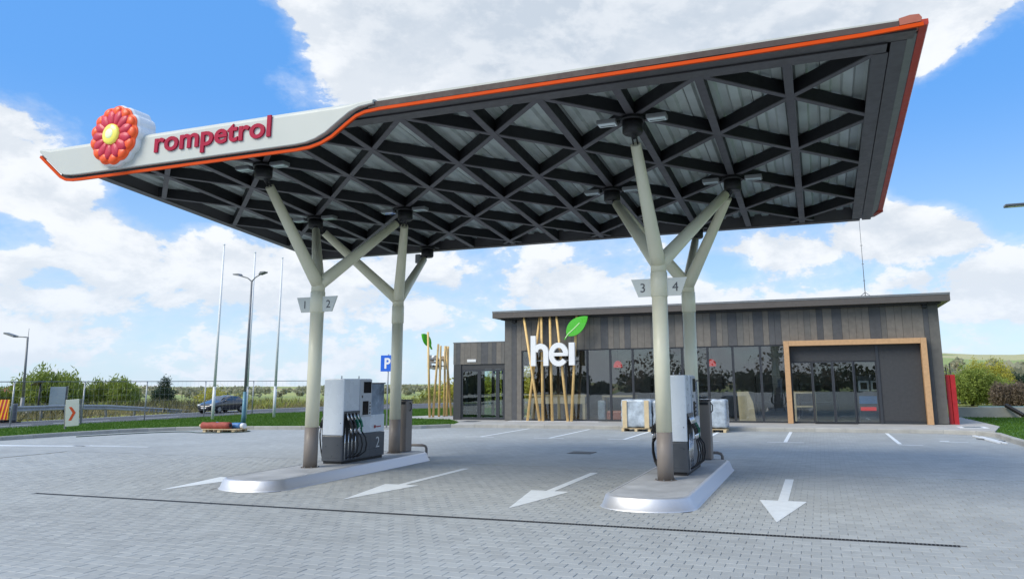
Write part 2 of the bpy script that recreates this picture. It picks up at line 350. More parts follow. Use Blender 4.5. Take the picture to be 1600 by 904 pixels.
        for i in range(m):
            j = (i + 1) % n
            for k in range(4): k2 = (k + 1) % 4; fs.append((i * 4 + k, j * 4 + k, j * 4 + k2, i * 4 + k2))
        if not closed: fs += [(0, 1, 2, 3), tuple((n - 1) * 4 + k for k in (3, 2, 1, 0))]
        return s.add(vs, fs)
    def build(s, name, mats, parent=None, smooth_angle=None, origin=None, kind=None, recalc=True):
        me = bpy.data.meshes.new(name)
        o_ = wloc(parent) if parent else (Vector(origin) if origin else Vector((0, 0, 0)))
        me.from_pydata([(v[0] - o_.x, v[1] - o_.y, v[2] - o_.z) for v in s.v], [], s.f)
        if not isinstance(mats, (list, tuple)): mats = [mats]
        for m in mats: me.materials.append(m)
        me.polygons.foreach_set('material_index', s.mi); me.polygons.foreach_set('use_smooth', s.sm)
        if recalc:
            bm = bmesh.new(); bm.from_mesh(me); bmesh.ops.recalc_face_normals(bm, faces=bm.faces[:]); bm.to_mesh(me); bm.free()
        me.update(); o = bpy.data.objects.new(name, me); COL.objects.link(o)
        if parent: o.parent = parent
        elif origin: o.location = origin
        if kind: o['kind'] = kind
        return o
def struct(name, mb, m): return mb.build(name, m, kind='structure')
def copy_tree(o, parent=None):
    c = o.copy(); COL.objects.link(c); c.parent = parent
    for ch in list(o.children): copy_tree(ch, c)
    return c
def arc(cx, cy, r, a0, a1, n=10, ry=None):
    ry = ry or r
    return [(cx + r * math.cos(R_(a0 + (a1 - a0) * i / n)), cy + ry * math.sin(R_(a0 + (a1 - a0) * i / n))) for i in range(n + 1)]
def text_mesh(txt, name, m, parent, width=None, height=None, depth=.01, bold=0., loc=(0, 0, 0), face='y-', shear=0., anchor='c', per_char=False):
    """lettering as solid meshes. loc = world position (centre / left-bottom). face: y-, x+"""
    cu = bpy.data.curves.new(name, 'FONT'); cu.body = txt; cu.size = 1; cu.offset = bold; cu.extrude = .5; cu.shear = shear; cu.resolution_u = 4; cu.space_character = 1.03
    ob = bpy.data.objects.new(name + '_src', cu); COL.objects.link(ob)
    dg = bpy.context.evaluated_depsgraph_get(); me = bpy.data.meshes.new_from_object(ob.evaluated_get(dg)); bpy.data.objects.remove(ob); bpy.data.curves.remove(cu)
    co = np.array([v.co for v in me.vertices]); mn = co.min(0); mx = co.max(0)
    sx = width / (mx[0] - mn[0]) if width else None; sy = height / (mx[1] - mn[1]) if height else None
    sx = sx or sy; sy = sy or sx
    if anchor == 'c': co[:, 0] -= (mn[0] + mx[0]) / 2; co[:, 1] -= (mn[1] + mx[1]) / 2
    else: co[:, 0] -= mn[0]; co[:, 1] -= 0
    co[:, 0] *= sx; co[:, 1] *= sy; co[:, 2] *= depth
    if face == 'y-': q = np.stack([co[:, 0], -co[:, 2], co[:, 1]], 1)
    elif face == 'x+': q = np.stack([co[:, 2], co[:, 0], co[:, 1]], 1)
    elif face == 'x-': q = np.stack([-co[:, 2], -co[:, 0], co[:, 1]], 1)
    q = q + (np.array(loc) - np.array(wloc(parent)))
    for i, v in enumerate(me.vertices): v.co = q[i]
    me.materials.clear(); me.materials.append(m)
    objs = []
    if per_char:   # split into loose letters
        bm = bmesh.new(); bm.from_mesh(me); bmesh.ops.remove_doubles(bm, verts=bm.verts[:], dist=1e-5); bm.verts.ensure_lookup_table(); seen = set(); comps = []
        for v in bm.verts:
            if v.index in seen: continue
            st = [v]; comp = set()
            while st:
                x = st.pop()
                if x.index in comp: continue
                comp.add(x.index); st += [e.other_vert(x) for e in x.link_edges]
            seen |= comp; comps.append(comp)
        for comp in comps:
            ids = sorted(comp); mp = {a: k for k, a in enumerate(ids)}
            m2 = bpy.data.meshes.new(name); m2.from_pydata([bm.verts[i].co[:] for i in ids], [], [[mp[v.index] for v in f.verts] for f in bm.faces if f.verts[0].index in comp]); m2.materials.append(m)
            o = bpy.data.objects.new(name, m2); COL.objects.link(o); o.parent = parent; objs.append(o)
        bm.free(); bpy.data.meshes.remove(me); return objs
    o = bpy.data.objects.new(name, me); COL.objects.link(o); o.parent = parent
    return o

# ================================================================== SETTING: ground
def sst(x, a, b):
    t = min(1, max(0, (x - a) / (b - a))); return t * t * (3 - 2 * t)
def terrain(x, y):
    d = math.hypot(x, y); a = math.degrees(math.atan2(x, y)) if d > 0 else 0
    z = -.07 - 3.0 * sst(d, 62, 125)
    z += 33 * sst(d, 420, 1000) * sst(a, -25, 12) * (1 - sst(a, 100, 150)) + sst(d, 300, 900) * (2.0 * math.sin(a * .35) + 1.3 * math.sin(a * .9 + 1))
    return z
g = MB(); rad = [0.0] + [6 * 1.16 ** i for i in range(42)]; NA = 180
g.v.append((0, 0, -.07))
for r in rad[1:]:
    for k in range(NA):
        a = 2 * math.pi * k / NA; x, y = r * math.sin(a), r * math.cos(a); g.v.append((x, y, terrain(x, y)))
for k in range(NA): g.f.append((0, 1 + (k + 1) % NA, 1 + k)); g.mi.append(0); g.sm.append(True)
for i in range(len(rad) - 2):
    for k in range(NA):
        a = 1 + i * NA + k; b = 1 + i * NA + (k + 1) % NA; g.f.append((a, b, b + NA, a + NA)); g.mi.append(0); g.sm.append(True)
struct('ground', g, M_GROUND)

# kerb line round the forecourt (outer pavement edge)
KY = 28.6
kerbL = [(-27.2, 2), (-26.9, 10), (-26.3, 18.3), (-26.15, 20.5), (-25.7, 22.6), (-24.9, 24.0), (-23.7, 24.8), (-22.2, 25.35), (-18.6, 26.15), (-16.0, 26.9), (-15.2, 27.4), (-14.75, 28.1), (-14.2, 28.5), (-13.4, KY)]
kerbR = [(-13.4, KY), (3.6, KY), (4.3, 28.45), (4.85, 28.0), (5.05, 27.3), (5.05, 2)]
pv = MB()
pv.add([(-20, 2, -.0085), (5.05, 2, -.0085), (5.05, 15.845, -.0085), (-20, 15.845, -.0085)], [(0, 1, 2, 3)])
bedding = pv.build('paving_bed', M_BED, kind='structure')
pv = MB()
far = [(-20, 15.845)] + [(5.05, 15.845)] + list(reversed(kerbR[1:-1])) + list(reversed(kerbL[4:])) + [(-25.7, 22.6), (-26.15, 20.5), (-26.3, 18.3), (-26.5, 15.845)]
pv.add([(x, y, 0) for x, y in far], [tuple(range(len(far)))])
pv.add([(-27.2, 2, 0), (-20, 2, 0), (-20, 15.845, 0), (-26.5, 15.845, 0), (-26.9, 10, 0)], [(0, 1, 2, 3, 4)])
pv.add([(-60, -60, 0), (60, -60, 0), (60, 2, 0), (-60, 2, 0)], [(0, 1, 2, 3)])
pavement = pv.build('pavement', M_PAVE, kind='structure')

DR_Y, DR_X0, DR_X1 = 9.64, -12.85, 1.33
ISLS = [(-9.49, 'A'), (-2.47, 'B')]
def in_island(x, y):
    return any(abs(x - ix) < .62 and 10.85 < y < 16.5 for ix, _ in ISLS)
def paver_shape(w, h, seed=0):
    b = .005; j = .002; t = 0.0
    o = [(j, j), (w - j, j), (w - j, h - j), (j, h - j)]; i = [(j + b, j + b), (w - j - b, j + b), (w - j - b, h - j - b), (j + b, h - j - b)]
    vs = [(x, y, -.009) for x, y in o] + [(x, y, -.005) for x, y in o] + [(x, y, 0) for x, y in i]
    fs = [(8, 9, 10, 11)] + [(4 + k, 4 + (k + 1) % 4, 8 + (k + 1) % 4, 8 + k) for k in range(4)] + [(k, (k + 1) % 4, 4 + (k + 1) % 4, 4 + k) for k in range(4)]
    return np.array(vs), fs
pvs, pfs = paver_shape(PX, PY)
cells = []
for r in range(int(2 / PY), int(16 / PY)):
    y = r * PY; sh = .5 * (r % 2)
    for c in range(int(-20 / PX) + 1, int(5.05 / PX)):
        x = (c - sh) * PX
        if x < -20 or x + PX > 5.05: continue
        if DR_X0 - .02 < x + PX / 2 < DR_X1 + .1 and y < DR_Y + .07 and y + PY > DR_Y - .07: continue
        if in_island(x + PX / 2, y + PY / 2): continue
        cells.append((x, y))
cells = np.array(cells)
def camd(c):
    p = Vector((c[0] + .1, c[1] + .08, -1.8)); z = p.dot(FW); u = p.dot(RT) / z * 1170.7 + 855.96 if z > 0 else -999; v = 388.7 - p.dot(UP) / z * 1170.7 if z > 0 else 9999
    vis = z > 0 and -5 < u < 1605 and v < 912
    return (0 if vis else 1000) + p.length
order = sorted(range(len(cells)), key=lambda i: camd(cells[i]))
near = order[:300]; rest = order[300:]
pme = bpy.data.meshes.new('paver'); pme.from_pydata([tuple(v) for v in pvs], [], pfs); pme.materials.append(M_PAVER)
for i in near:
    o = bpy.data.objects.new('paver', pme); o.location = (cells[i][0], cells[i][1], rng.uniform(-.0014, .0014)); o.rotation_euler = (rng.normal() * .004, rng.normal() * .004, 0); COL.objects.link(o); o.parent = pavement
n = len(rest); base = cells[rest]; off3 = np.zeros((n, 1, 3)); off3[:, 0, :2] = base; off3[:, 0, 2] = rng.uniform(-.0014, .0014, n); off3[:, 0, 0] += rng.uniform(-.0018, .0018, n)
tilt = rng.normal(size=(n, 1, 2)) * .005
V = pvs[None] + off3; V[:, :, 2] += ((pvs[None, :, :2] - np.array([PX / 2, PY / 2])) * tilt).sum(-1)
F = (np.array(pfs)[None] + (np.arange(n) * 12)[:, None, None]).reshape(-1, 4)
me = bpy.data.meshes.new('paver_field'); me.from_pydata(V.reshape(-1, 3).tolist(), [], F.tolist()); me.materials.append(M_PAVER)
o = bpy.data.objects.new('paver_field', me); COL.objects.link(o); o.parent = pavement; o['kind'] = 'stuff'
# rows beside the drain where pavers are cut
mb = MB(); mb.add([(DR_X0 - .2, 9.405, -.003), (DR_X1 + .2, 9.405, -.003), (DR_X1 + .2, DR_Y - .045, -.003), (DR_X0 - .2, DR_Y - .045, -.003), (DR_X0 - .2, DR_Y + .045, -.003), (DR_X1 + .2, DR_Y + .045, -.003), (DR_X1 + .2, 9.735, -.003), (DR_X0 - .2, 9.735, -.003)], [(0, 1, 2, 3), (4, 5, 6, 7)])
mb.build('concrete_surround', M_PAVER, pavement)

# painted markings
def arrow(X, y0, y1, tail=True):
    """arrow on the pavement pointing to the camera (tip at y0)"""
    m = MB(); z = .004; hy = y0 + 1.85; pts = [(X, y0), (X + .345, hy), (X + .075, hy - .0), (X + .075, y1), (X - .075, y1), (X - .075, hy), (X - .345, hy)]
    m.add([(x, y, z) for x, y in pts], [tuple(range(7))]); return m.build('painted_arrow', M_PAINT, pavement)
for X in (-10.98, -7.22, -4.38, -.64): arrow(X, 10.5, 15.0)
def line(x0, y0, x1, y1, w=.12):
    a = Vector((x0, y0, 0)); b = Vector((x1, y1, 0)); d = (b - a).normalized(); s_ = Vector((-d.y, d.x, 0)) * w / 2; m = MB()
    m.add([(p.x, p.y, .004) for p in (a - s_, b - s_, b + s_, a + s_)], [(0, 1, 2, 3)]); return m.build('painted_line', M_PAINT, pavement)
for X in (-10.93, -8.45, -5.94, -3.5, -1.07, 2.02):
    line(X, 23.78, X, 28.42, .11); line(X - .52, 23.7, X + .52, 23.7, .1) if X < 2 else line(X - .06, 23.5, X + .55, 23.5, .1)
line(-25.5, 16.6, -21.2, 17.5, .5); line(-21.6, 17.35, -18.9, 17.62, .14); line(-25.5, 16.9, -20.2, 17.75, .1)
line(3.3, 24.9, 3.9, 24.9, .1); line(3.2, 25.15, 3.45, 25.15, .25)

# drainage channel
t = thing('drain_channel', 'long dark slotted drainage channel set across the forecourt paving', 'drain', (DR_X0, DR_Y, 0))
m = MB(); m.box(DR_X0, DR_X1, DR_Y - .04, DR_Y + .04, -.0082, -.0075); m.build('channel_floor', M_BLACK, t)
for sgn in (-1, 1):
    m = MB(); m.box(DR_X0, DR_X1, DR_Y + sgn * .041 - .003, DR_Y + sgn * .041 + .003, -.015, .001); m.build('side_rail', M_BLKMET, t)
nb = 0
for k in range(14):
    m = MB(); xa = DR_X0 + k * (DR_X1 - DR_X0) / 14; xb = DR_X0 + (k + 1) * (DR_X1 - DR_X0) / 14; q = xa + .01
    while q < xb - .02: m.box(q, q + .010, DR_Y - .037, DR_Y + .037, -.007, -.001); q += .042
    m.build('grate_section', M_GALVD, t)
# square drain cover in the paving
t = thing('gully_grate', 'dark square gully grate in the paving between the pumps and the shop', 'drain cover', (-5.9, 19.1, 0))
m = MB(); m.box(-6.22, -5.58, 18.8, 19.4, .001, .006); m.build('grate_frame', M_BLKMET, t)
m = MB(); [m.box(-6.17 + k * .075, -6.13 + k * .075, 18.85, 19.35, .0065, .012) for k in range(8)]; m.build('grate_bars', M_GALVD, t)

# kerbs made of stones
def kerb(path, side, name='kerb'):
    """stones along path; side=+1: kerb lies to the left of travel"""
    root = MB(); pts = [Vector((x, y, 0)) for x, y in path]; 
    L = [0];
    for a, b in zip(pts, pts[1:]): L.append(L[-1] + (b - a).length)
    def at(s_):
        s_ = min(max(s_, 0), L[-1] - 1e-6)
        for i in range(len(pts) - 1):
            if s_ <= L[i + 1]: f = (s_ - L[i]) / (L[i + 1] - L[i]); return pts[i].lerp(pts[i + 1], f)
        return pts[-1]
    # concrete haunch under the stones
    prof = []
    vs = []; fs = []
    for i, p in enumerate(pts):
        d = (pts[min(i + 1, len(pts) - 1)] - pts[max(i - 1, 0)]).normalized(); nrm = Vector((-d.y, d.x, 0)) * side
        for (o_, z) in ((.008, 0.0), (.012, .115), (.135, .115), (.14, 0.0)): q = p + nrm * o_; vs.append((q.x, q.y, z))
    for i in range(len(pts) - 1):
        for k in range(3): fs.append((i * 4 + k, (i + 1) * 4 + k, (i + 1) * 4 + k + 1, i * 4 + k + 1))
    root.add(vs, fs); R = root.build(name, M_BED, kind='structure')
    n_ = int(L[-1] / 1.0); st = L[-1] / n_
    for k in range(n_):
        a = at(k * st + .006); b = at((k + 1) * st - .006); d = (b - a).normalized(); nrm = Vector((-d.y, d.x, 0)) * side; dz = random.uniform(-.003, .003)
        m = MB(); vs = []
        for p in (a, b):
            for (o_, z) in ((0, 0.001), (0, .115), (.018, .135), (.145, .135), (.145, .001)): q = p + nrm * o_; vs.append((q.x, q.y, z + dz))
        m.add(vs, [(0, 1, 2, 3, 4), (9, 8, 7, 6, 5)] + [(i, 5 + i, 5 + (i + 1) % 5, (i + 1) % 5) for i in range(5)]); m.build('kerb_stone', M_CONC, R)
kerb(kerbL, 1); kerb(kerbR, 1)
# sidewalk in front of the shop, on both sides of it
m = MB()
sw = [(-13.4, KY + .14), (3.6, KY + .14), (4.4, 28.6), (5.2, 28.1), (5.9, 31), (5.8, 38.2), (4.6, 38.2), (4.6, 31.9), (-16.0, 31.9), (-16.1, 36.0), (-19.4, 35.8), (-20.4, 33.2), (-16.6, 32.6), (-15.6, 31.3), (-14.75, 29.9), (-14.35, 28.66)]
m.prism(sw, -.05, .13); struct('sidewalk', m, M_SLAB)
m = MB(); m.box(-13.0, -8.9, 31.12, 31.7, .131, .137); m.build('white_plinth_strip', M_WHITE, kind='structure')
# lawns
lawnL = [(-27.5, 2)] + [(x - .13, y + .02) for x, y in kerbL[1:4]] + [(-25.8, 22.7), (-25.0, 24.15), (-23.75, 24.95), (-22.25, 25.5), (-18.65, 26.3), (-16.1, 27.05), (-15.35, 27.55), (-14.9, 28.2), (-14.5, 28.7), (-14.75, 29.9), (-15.6, 31.3), (-16.6, 32.6), (-20.4, 33.2), (-19.4, 35.8), (-16.1, 36.0), (-16.1, 44), (-22, 48), (-26.2, 45.2), (-29.2, 40.4), (-31.3, 36.8), (-31.3, 30), (-31.9, 25.6), (-31.9, 22.5), (-31.9, 2)]
lawnR = [(5.2, 2), (40, 2), (40, 39.0), (5.6, 38.4), (5.95, 31), (5.25, 28.2)]
def lawn_obj(poly, nm):
    m = MB(); m.prism(poly, -.06, .10); return struct(nm, m, M_LAWN)
lawn_obj(lawnL, 'lawn'); lawn_obj(lawnR, 'lawn')
def inside(poly, X, Y):
    c = np.zeros(len(X), bool); n = len(poly); j = n - 1
    for i in range(n):
        xi, yi = poly[i]; xj, yj = poly[j]
        k = ((yi > Y) != (yj > Y)) & (X < (xj - xi) * (Y - yi) / (yj - yi + 1e-12) + xi); c ^= k; j = i
    return c
def blades(nm, X, Y, Z, h, w, m, lean=.4):
    n = len(X); a = rng.uniform(0, 2 * math.pi, n); hh = h * rng.uniform(.5, 1.2, n); ww = w * rng.uniform(.6, 1.3, n)
    dx, dy = np.cos(a) * ww, np.sin(a) * ww; lx, ly = rng.normal(size=n) * lean * hh, rng.normal(size=n) * lean * hh
    V = np.stack([np.stack([X - dx, Y - dy, Z], 1), np.stack([X + dx, Y + dy, Z], 1), np.stack([X + lx, Y + ly, Z + hh], 1)], 1).reshape(-1, 3)
    me = bpy.data.meshes.new(nm); me.from_pydata(V.tolist(), [], np.arange(3 * n).reshape(-1, 3).tolist()); me.materials.append(m)
    o = bpy.data.objects.new(nm, me); COL.objects.link(o); o['kind'] = 'stuff'; return o
def scatter(poly, n, x0, x1, y0, y1):
    X = rng.uniform(x0, x1, n); Y = rng.uniform(y0, y1, n); k = inside(poly, X, Y); return X[k], Y[k]
X1, Y1 = scatter(lawnL, 150000, -32, -14, 15, 48); X2, Y2 = scatter(lawnR, 60000, 5, 20, 20, 40)
tag(blades('grass', np.r_[X1, X2], np.r_[Y1, Y2], np.full(len(X1) + len(X2), .09), .07, .022, M_GRASS), 'short bright green grass of the two lawns beside the forecourt', 'grass')

# road behind the left lawn
lo = [(-31.95, -60), (-31.95, 10), (-31.95, 22.6), (-31.95, 25.8), (-31.4, 30), (-31.4, 36.8), (-29.2, 40.6), (-26.4, 45.3), (-21.5, 52), (-12, 60), (0, 64), (40, 66)]
hi = [(-39.3, -60), (-39.3, 10), (-39.3, 24), (-39.3, 29), (-39.3, 34), (-39.6, 41.3), (-39.2, 48), (-37.5, 56), (-32, 64), (-22, 70), (0, 74), (40, 76)]
m = MB(); n = len(lo); m.add([(x, y, 0) for x, y in lo] + [(x, y, 0) for x, y in hi], [(i, n + i, n + i + 1, i + 1) for i in range(n - 1)]); road = struct('road', m, M_ASPH)
def along(pa, f): return [(a[0] * (1 - f) + b[0] * f, a[1] * (1 - f) + b[1] * f) for a, b in zip(lo, hi)]
def ribbon(pts, w, z, nm, m_, dash=None):
    v = [Vector((x, y, 0)) for x, y in pts]
    for i in range(len(v) - 1):
        a, b = v[i], v[i + 1]; L = (b - a).length; d = (b - a) / L; s_ = Vector((-d.y, d.x, 0)) * w / 2; q = 0
        segs = [(0, L)] if not dash else [(k * dash * 2.2, min(L, k * dash * 2.2 + dash)) for k in range(int(L / (dash * 2.2)) + 1)]
        if a.y < -5 or a.x > 10: continue
        for s0, s1 in segs:
            mm = MB(); p0 = a + d * s0; p1 = a + d * s1; mm.add([(p.x, p.y, z) for p in (p0 - s_, p1 - s_, p1 + s_, p0 + s_)], [(0, 1, 2, 3)]); mm.build(nm, m_, road)
ribbon(along(lo, .05), .18, .004, 'edge_line', M_PAINT); ribbon(along(lo, .95), .18, .004, 'edge_line', M_PAINT); ribbon(along(lo, .5), .15, .004, 'centre_dash', M_PAINT, 3.0)

# scrub beyond the road, far meadow tufts
def clumps(nm, n, sector, dmin, dmax, h, w, m, per=14, spread=.5, lean=.5):
    d = np.sqrt(rng.uniform(dmin ** 2, dmax ** 2, n)); a = np.radians(rng.uniform(sector[0], sector[1], n)); cx, cy = d * np.sin(a), d * np.cos(a)
    k = ~inside(lo + hi[::-1], cx, cy) & ~inside(lawnL, cx, cy) & ~((cx > -31) & (cy < 47) & (cx < 5)); cx, cy = cx[k], cy[k]
    X = (cx[:, None] + rng.normal(size=(len(cx), per)) * spread).ravel(); Y = (cy[:, None] + rng.normal(size=(len(cx), per)) * spread).ravel()
    Z = np.array([terrain(x, y) for x, y in zip(X, Y)]) + rng.uniform(0, h * .55, len(X))
    k = ~inside(lo + hi[::-1], X, Y)
    return blades(nm, X[k], Y[k], Z[k], h, w, m, lean)
tag(clumps('dry_scrub', 7500, (-62, -20), 46, 120, .36, .035, M_DRY, 18), 'low dry brown scrub beyond the road', 'scrub')
tag(clumps('green_scrub', 4200, (-62, -18), 62, 175, .55, .07, M_SCRUB, 18), 'rough yellow green bushes and weeds of the meadow', 'scrub')
tag(clumps('dark_scrub', 300, (-60, -20), 50, 95, .7, .05, leafmat('dark_scrub_leaves', (.09, .09, .045), (.17, .16, .08)), per=40, spread=.9), 'dull olive bushes at the far road edge', 'scrub')

# ------------------------------------------------------------------ trees
def crown_mesh(nm, ell, n, leaf, m, up=0., seed=0, sub=9):
    """leaf quads in clumps through ellipsoids: ell = list (cx,cy,cz,rx,ry,rz)"""
    r = np.random.default_rng(seed); tot = sum(e[3] * e[4] * e[5] for e in ell); P = []
    for e in ell:
        k = max(4, int(n / sub * e[3] * e[4] * e[5] / tot)); u = r.normal(size=(k, 3)); u /= np.linalg.norm(u, axis=1)[:, None]; rr = r.uniform(.25, 1, k) ** .5 * r.uniform(.75, 1.1, k)
        c = u * rr[:, None] * np.array(e[3:6]) + np.array(e[:3]); q = c[:, None] + r.normal(size=(k, sub, 3)) * leaf * np.array([1.5, 1.5, 2.0 + up]); P.append(q.reshape(-1, 3))
    P = np.concatenate(P); P = P[P[:, 2] > .1]; k = len(P)
    a = r.normal(size=(k, 3)); a[:, 2] += up * 2; a /= np.linalg.norm(a, axis=1)[:, None]; b = np.cross(a, r.normal(size=(k, 3))); b /= np.linalg.norm(b, axis=1)[:, None]
    s1 = leaf * r.uniform(.6, 1.4, k)[:, None] * (1 + up); s2 = leaf * .55 * r.uniform(.6, 1.3, k)[:, None]
    V = np.stack([P - a * s1, P + b * s2, P + a * s1, P - b * s2], 1).reshape(-1, 3)
    me = bpy.data.meshes.new(nm); me.from_pydata(V.tolist(), [], np.arange(4 * k).reshape(-1, 4).tolist()); me.materials.append(m); return me
def tree(nm, label, cat, loc, ell, n, leaf, m, trunk_h, tr, up=0., seed=0, limbs=7, group=None):
    loc = (loc[0], loc[1], terrain(loc[0], loc[1]) if len(loc) < 3 else loc[2]); t = thing(nm, label, cat, loc, group)
    c = bpy.data.objects.new('crown', crown_mesh('crown', ell, n, leaf, m, up, seed)); COL.objects.link(c); c.parent = t
    mb = MB(); rr = random.Random(seed); L = Vector(loc); top = L + Vector((rr.uniform(-.2, .2), rr.uniform(-.2, .2), trunk_h))
    mb.tube([L + Vector((0, 0, -.2)), L.lerp(top, .5) + Vector((.05, .03, 0)), top], [tr, tr * .75, tr * .5], 8)
    for i in range(limbs):
        e = ell[i % len(ell)]; s0 = L.lerp(top, rr.uniform(.4, .98)); tgt = L + Vector(e[:3]) + Vector((rr.uniform(-1, 1) * e[3], rr.uniform(-1, 1) * e[4], rr.uniform(-.2, 1) * e[5])) * .8
        mb.tube([s0, s0.lerp(tgt, .5) + Vector((0, 0, .1 * trunk_h)), tgt], [tr * .4, tr * .25, tr * .08], 6)
    mb.build('trunk', M_BARK, t); return t
def willow(label, x, y, h, rw, seed, m=M_WIL, n=9000, group=None):
    r = random.Random(seed); ell = []
    for i in range(9):
        a = r.uniform(0, 6.28); q = r.uniform(0, rw * .75); hh = h * r.uniform(.62, 1.0) * (1 - .25 * q / rw); ell.append((q * math.cos(a), q * math.sin(a), hh * .52, rw * .34, rw * .34, hh * .5))
    return tree('willow_bush', label, 'bush', (x, y), ell, n, .085, m, h * .5, .07, up=.9, seed=seed, limbs=12, group=group)
willow('tall green willow bush behind the grey board beyond the road', -54.0, 40.5, 3.5, 3.0, 3, n=13000)
willow('green willow bush right of the tallest willow beyond the road', -52.0, 45.0, 2.9, 2.7, 4, n=11000)
willow('low green willow bush between the grey board and the lamp post', -56.0, 38.0, 2.1, 1.5, 5, n=5000)
tree('round_bush', 'pale yellow green round bush right of the willows', 'bush', (-110, 93.5), [(0, 0, 3.2, 2.4, 2.4, 2.3), (1.5, 0, 2.6, 1.8, 2, 1.9)], 4000, .14, M_YLEAF, 2, .15, seed=6)
tree('round_bush', 'yellow green bush behind the parked car', 'bush', (-92, 98), [(0, 0, 2.4, 2.2, 2.4, 2.5), (-2.4, 0, 1.8, 1.8, 2, 1.9), (3, 1, 1.6, 2.2, 2, 1.8)], 4500, .14, M_YLEAF, 2, .15, seed=7)
tree('conifer_tree', 'small dark blue green conifer standing alone in the meadow', 'tree', (-118, 112.5), [(0, 0, 1.6, 2.6, 2.6, 1.4), (0, 0, 3.2, 2.1, 2.1, 1.5), (0, 0, 4.8, 1.3, 1.3, 1.3), (0, 0, 6.0, .7, .7, .9)], 6000, .16, M_DARKL, 5.5, .15, seed=8)
# hedge of yellow bushes between column and shop
for k, (x, y, h, lab) in enumerate([(-43, 92, 5.2, 'yellow green bush left of the timber pole sign'), (-37, 92, 6.2, 'tallest yellow bush seen left of the timber pole sign'), (-31, 90, 5.5, 'yellow bush behind the timber poles of the back sign'), (-25, 92, 5.0, 'yellow green bush seen through the glass of the low annex'), (-50, 98, 4.2, 'olive bush behind the brown cabinet by the pumps')]):
    tree('meadow_bush', lab, 'bush', (x, y), [(0, 0, h * .5, 4.2, 3, h * .5), (2.5, 0, h * .42, 3, 2.5, h * .42), (-2.6, 0, h * .38, 3, 2.5, h * .4)], 5200, .22, M_YLEAF if k != 4 else M_SCRUB, h * .5, .15, seed=20 + k)
# right-hand side trees beyond the low wall
RT_ = [('dense green willow tree right behind the shop corner', 9.9, 60, 2.9, 2.2, M_WIL, 1), ('bright yellow flowering tree beyond the willow', 14.0, 78, 4.1, 2.2, M_YLEAF, 2), ('green willow tree right of the yellow tree above the wall', 12.0, 64, 2.0, 1.7, M_WIL, 3),
       ('brownish leafless bush above the black pipe', 11.4, 57, 1.5, 1.3, M_TWIG, 4), ('dark green tree right of the brown bush', 16.4, 81, 2.5, 1.5, M_DARKL, 5), ('dark green tree at the right picture edge', 18.6, 84, 2.5, 1.8, M_DARKL, 6), ('grey brown bush in front of the dark green trees', 14.8, 69, 1.5, 1.6, M_TWIG, 7)]
for lab, x, y, h, rw, mm, sd_ in RT_:
    dz = -terrain(x, y); r = random.Random(sd_); hh = h + dz; ell = []
    for i in range(8): a = r.uniform(0, 6.28); q = r.uniform(0, rw * .7); k2 = hh * r.uniform(.7, 1.) ; ell.append((q * math.cos(a), q * math.sin(a), k2 * .52, rw * .45, rw * .45, k2 * .48))
    tree('leafy_tree', lab, 'tree', (x, y), ell, 17000, .065, mm, hh * .5, .12, up=.3, seed=sd_ + 40, limbs=10)
# far tree line: one mass
def far_wood(nm, label, n, sector, d0, d1, h, m, leaf=.9, blobs_=16):
    P = []; r = np.random.default_rng(n)
    for i in range(n):
        a = math.radians(r.uniform(*sector)); d = r.uniform(d0, d1); x, y = d * math.sin(a), d * math.cos(a); z = terrain(x, y); hh = h * r.uniform(.5, 1.25); w_ = hh * r.uniform(.5, .9)
        u = r.normal(size=(blobs_ * 5, 3)); u /= np.linalg.norm(u, axis=1)[:, None]; P.append(u * np.array([w_, w_, hh * .5]) * r.uniform(.5, 1, (blobs_ * 5, 1)) + np.array([x, y, z + hh * .5]))
    P = np.concatenate(P); k = len(P); a = r.normal(size=(k, 3)); a /= np.linalg.norm(a, axis=1)[:, None]; b = np.cross(a, r.normal(size=(k, 3))); b /= np.linalg.norm(b, axis=1)[:, None]; s1 = leaf * r.uniform(.6, 1.4, (k, 1))
    V = np.stack([P - a * s1, P + b * s1, P + a * s1, P - b * s1], 1).reshape(-1, 3); me = bpy.data.meshes.new(nm); me.from_pydata(V.tolist(), [], np.arange(4 * k).reshape(-1, 4).tolist()); me.materials.append(m)
    o = bpy.data.objects.new(nm, me); COL.objects.link(o); tag(o, label, 'trees', kind='stuff'); return o
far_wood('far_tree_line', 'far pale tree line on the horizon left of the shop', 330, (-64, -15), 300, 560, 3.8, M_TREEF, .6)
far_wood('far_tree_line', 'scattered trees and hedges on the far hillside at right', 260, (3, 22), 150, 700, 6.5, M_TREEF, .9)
far_wood('tree_belt', 'belt of trees across the road behind the photographer', 150, (110, 250), 64, 84, 3.6, leafmat('belt_leaves', (.05, .06, .03), (.10, .11, .05)), .3, 40)
far_wood('bare_tree_belt', 'taller thin trees behind the photographer', 22, (120, 240), 66, 80, 6.5, M_TWIG, .22, 50)

# ------------------------------------------------------------------ far houses
def house(label, x, y, wd, dp, wh, rh, rot, wins=3):
    z = terrain(x, y); t = thing('house', label, 'house', (x, y, z)); 
    m = MB(); m.box(x - wd / 2, x + wd / 2, y - dp / 2, y + dp / 2, z - .5, z + wh); m.build('wall', M_HOUSE, t)
    m = MB(); m.prism([(y - dp / 2 - .5, z + wh - .1), (y + dp / 2 + .5, z + wh - .1), (y, z + wh + rh)], x - wd / 2 - .5, x + wd / 2 + .5, 'x'); m.build('roof', M_TILE, t)
    for k in range(wins):
        cx = x - wd / 2 + wd * (k + .5) / wins; m = MB(); m.box(cx - .6, cx + .6, y - dp / 2 - .05, y - dp / 2 + .05, z + wh * .35, z + wh * .8); m.build('window', M_SCREEN, t)
    t.rotation_euler.z = R_(rot); return t
house('long low white house with a dark red roof at far left', -188, 140, 34, 9, 3.6, 2.0, -52, 6)
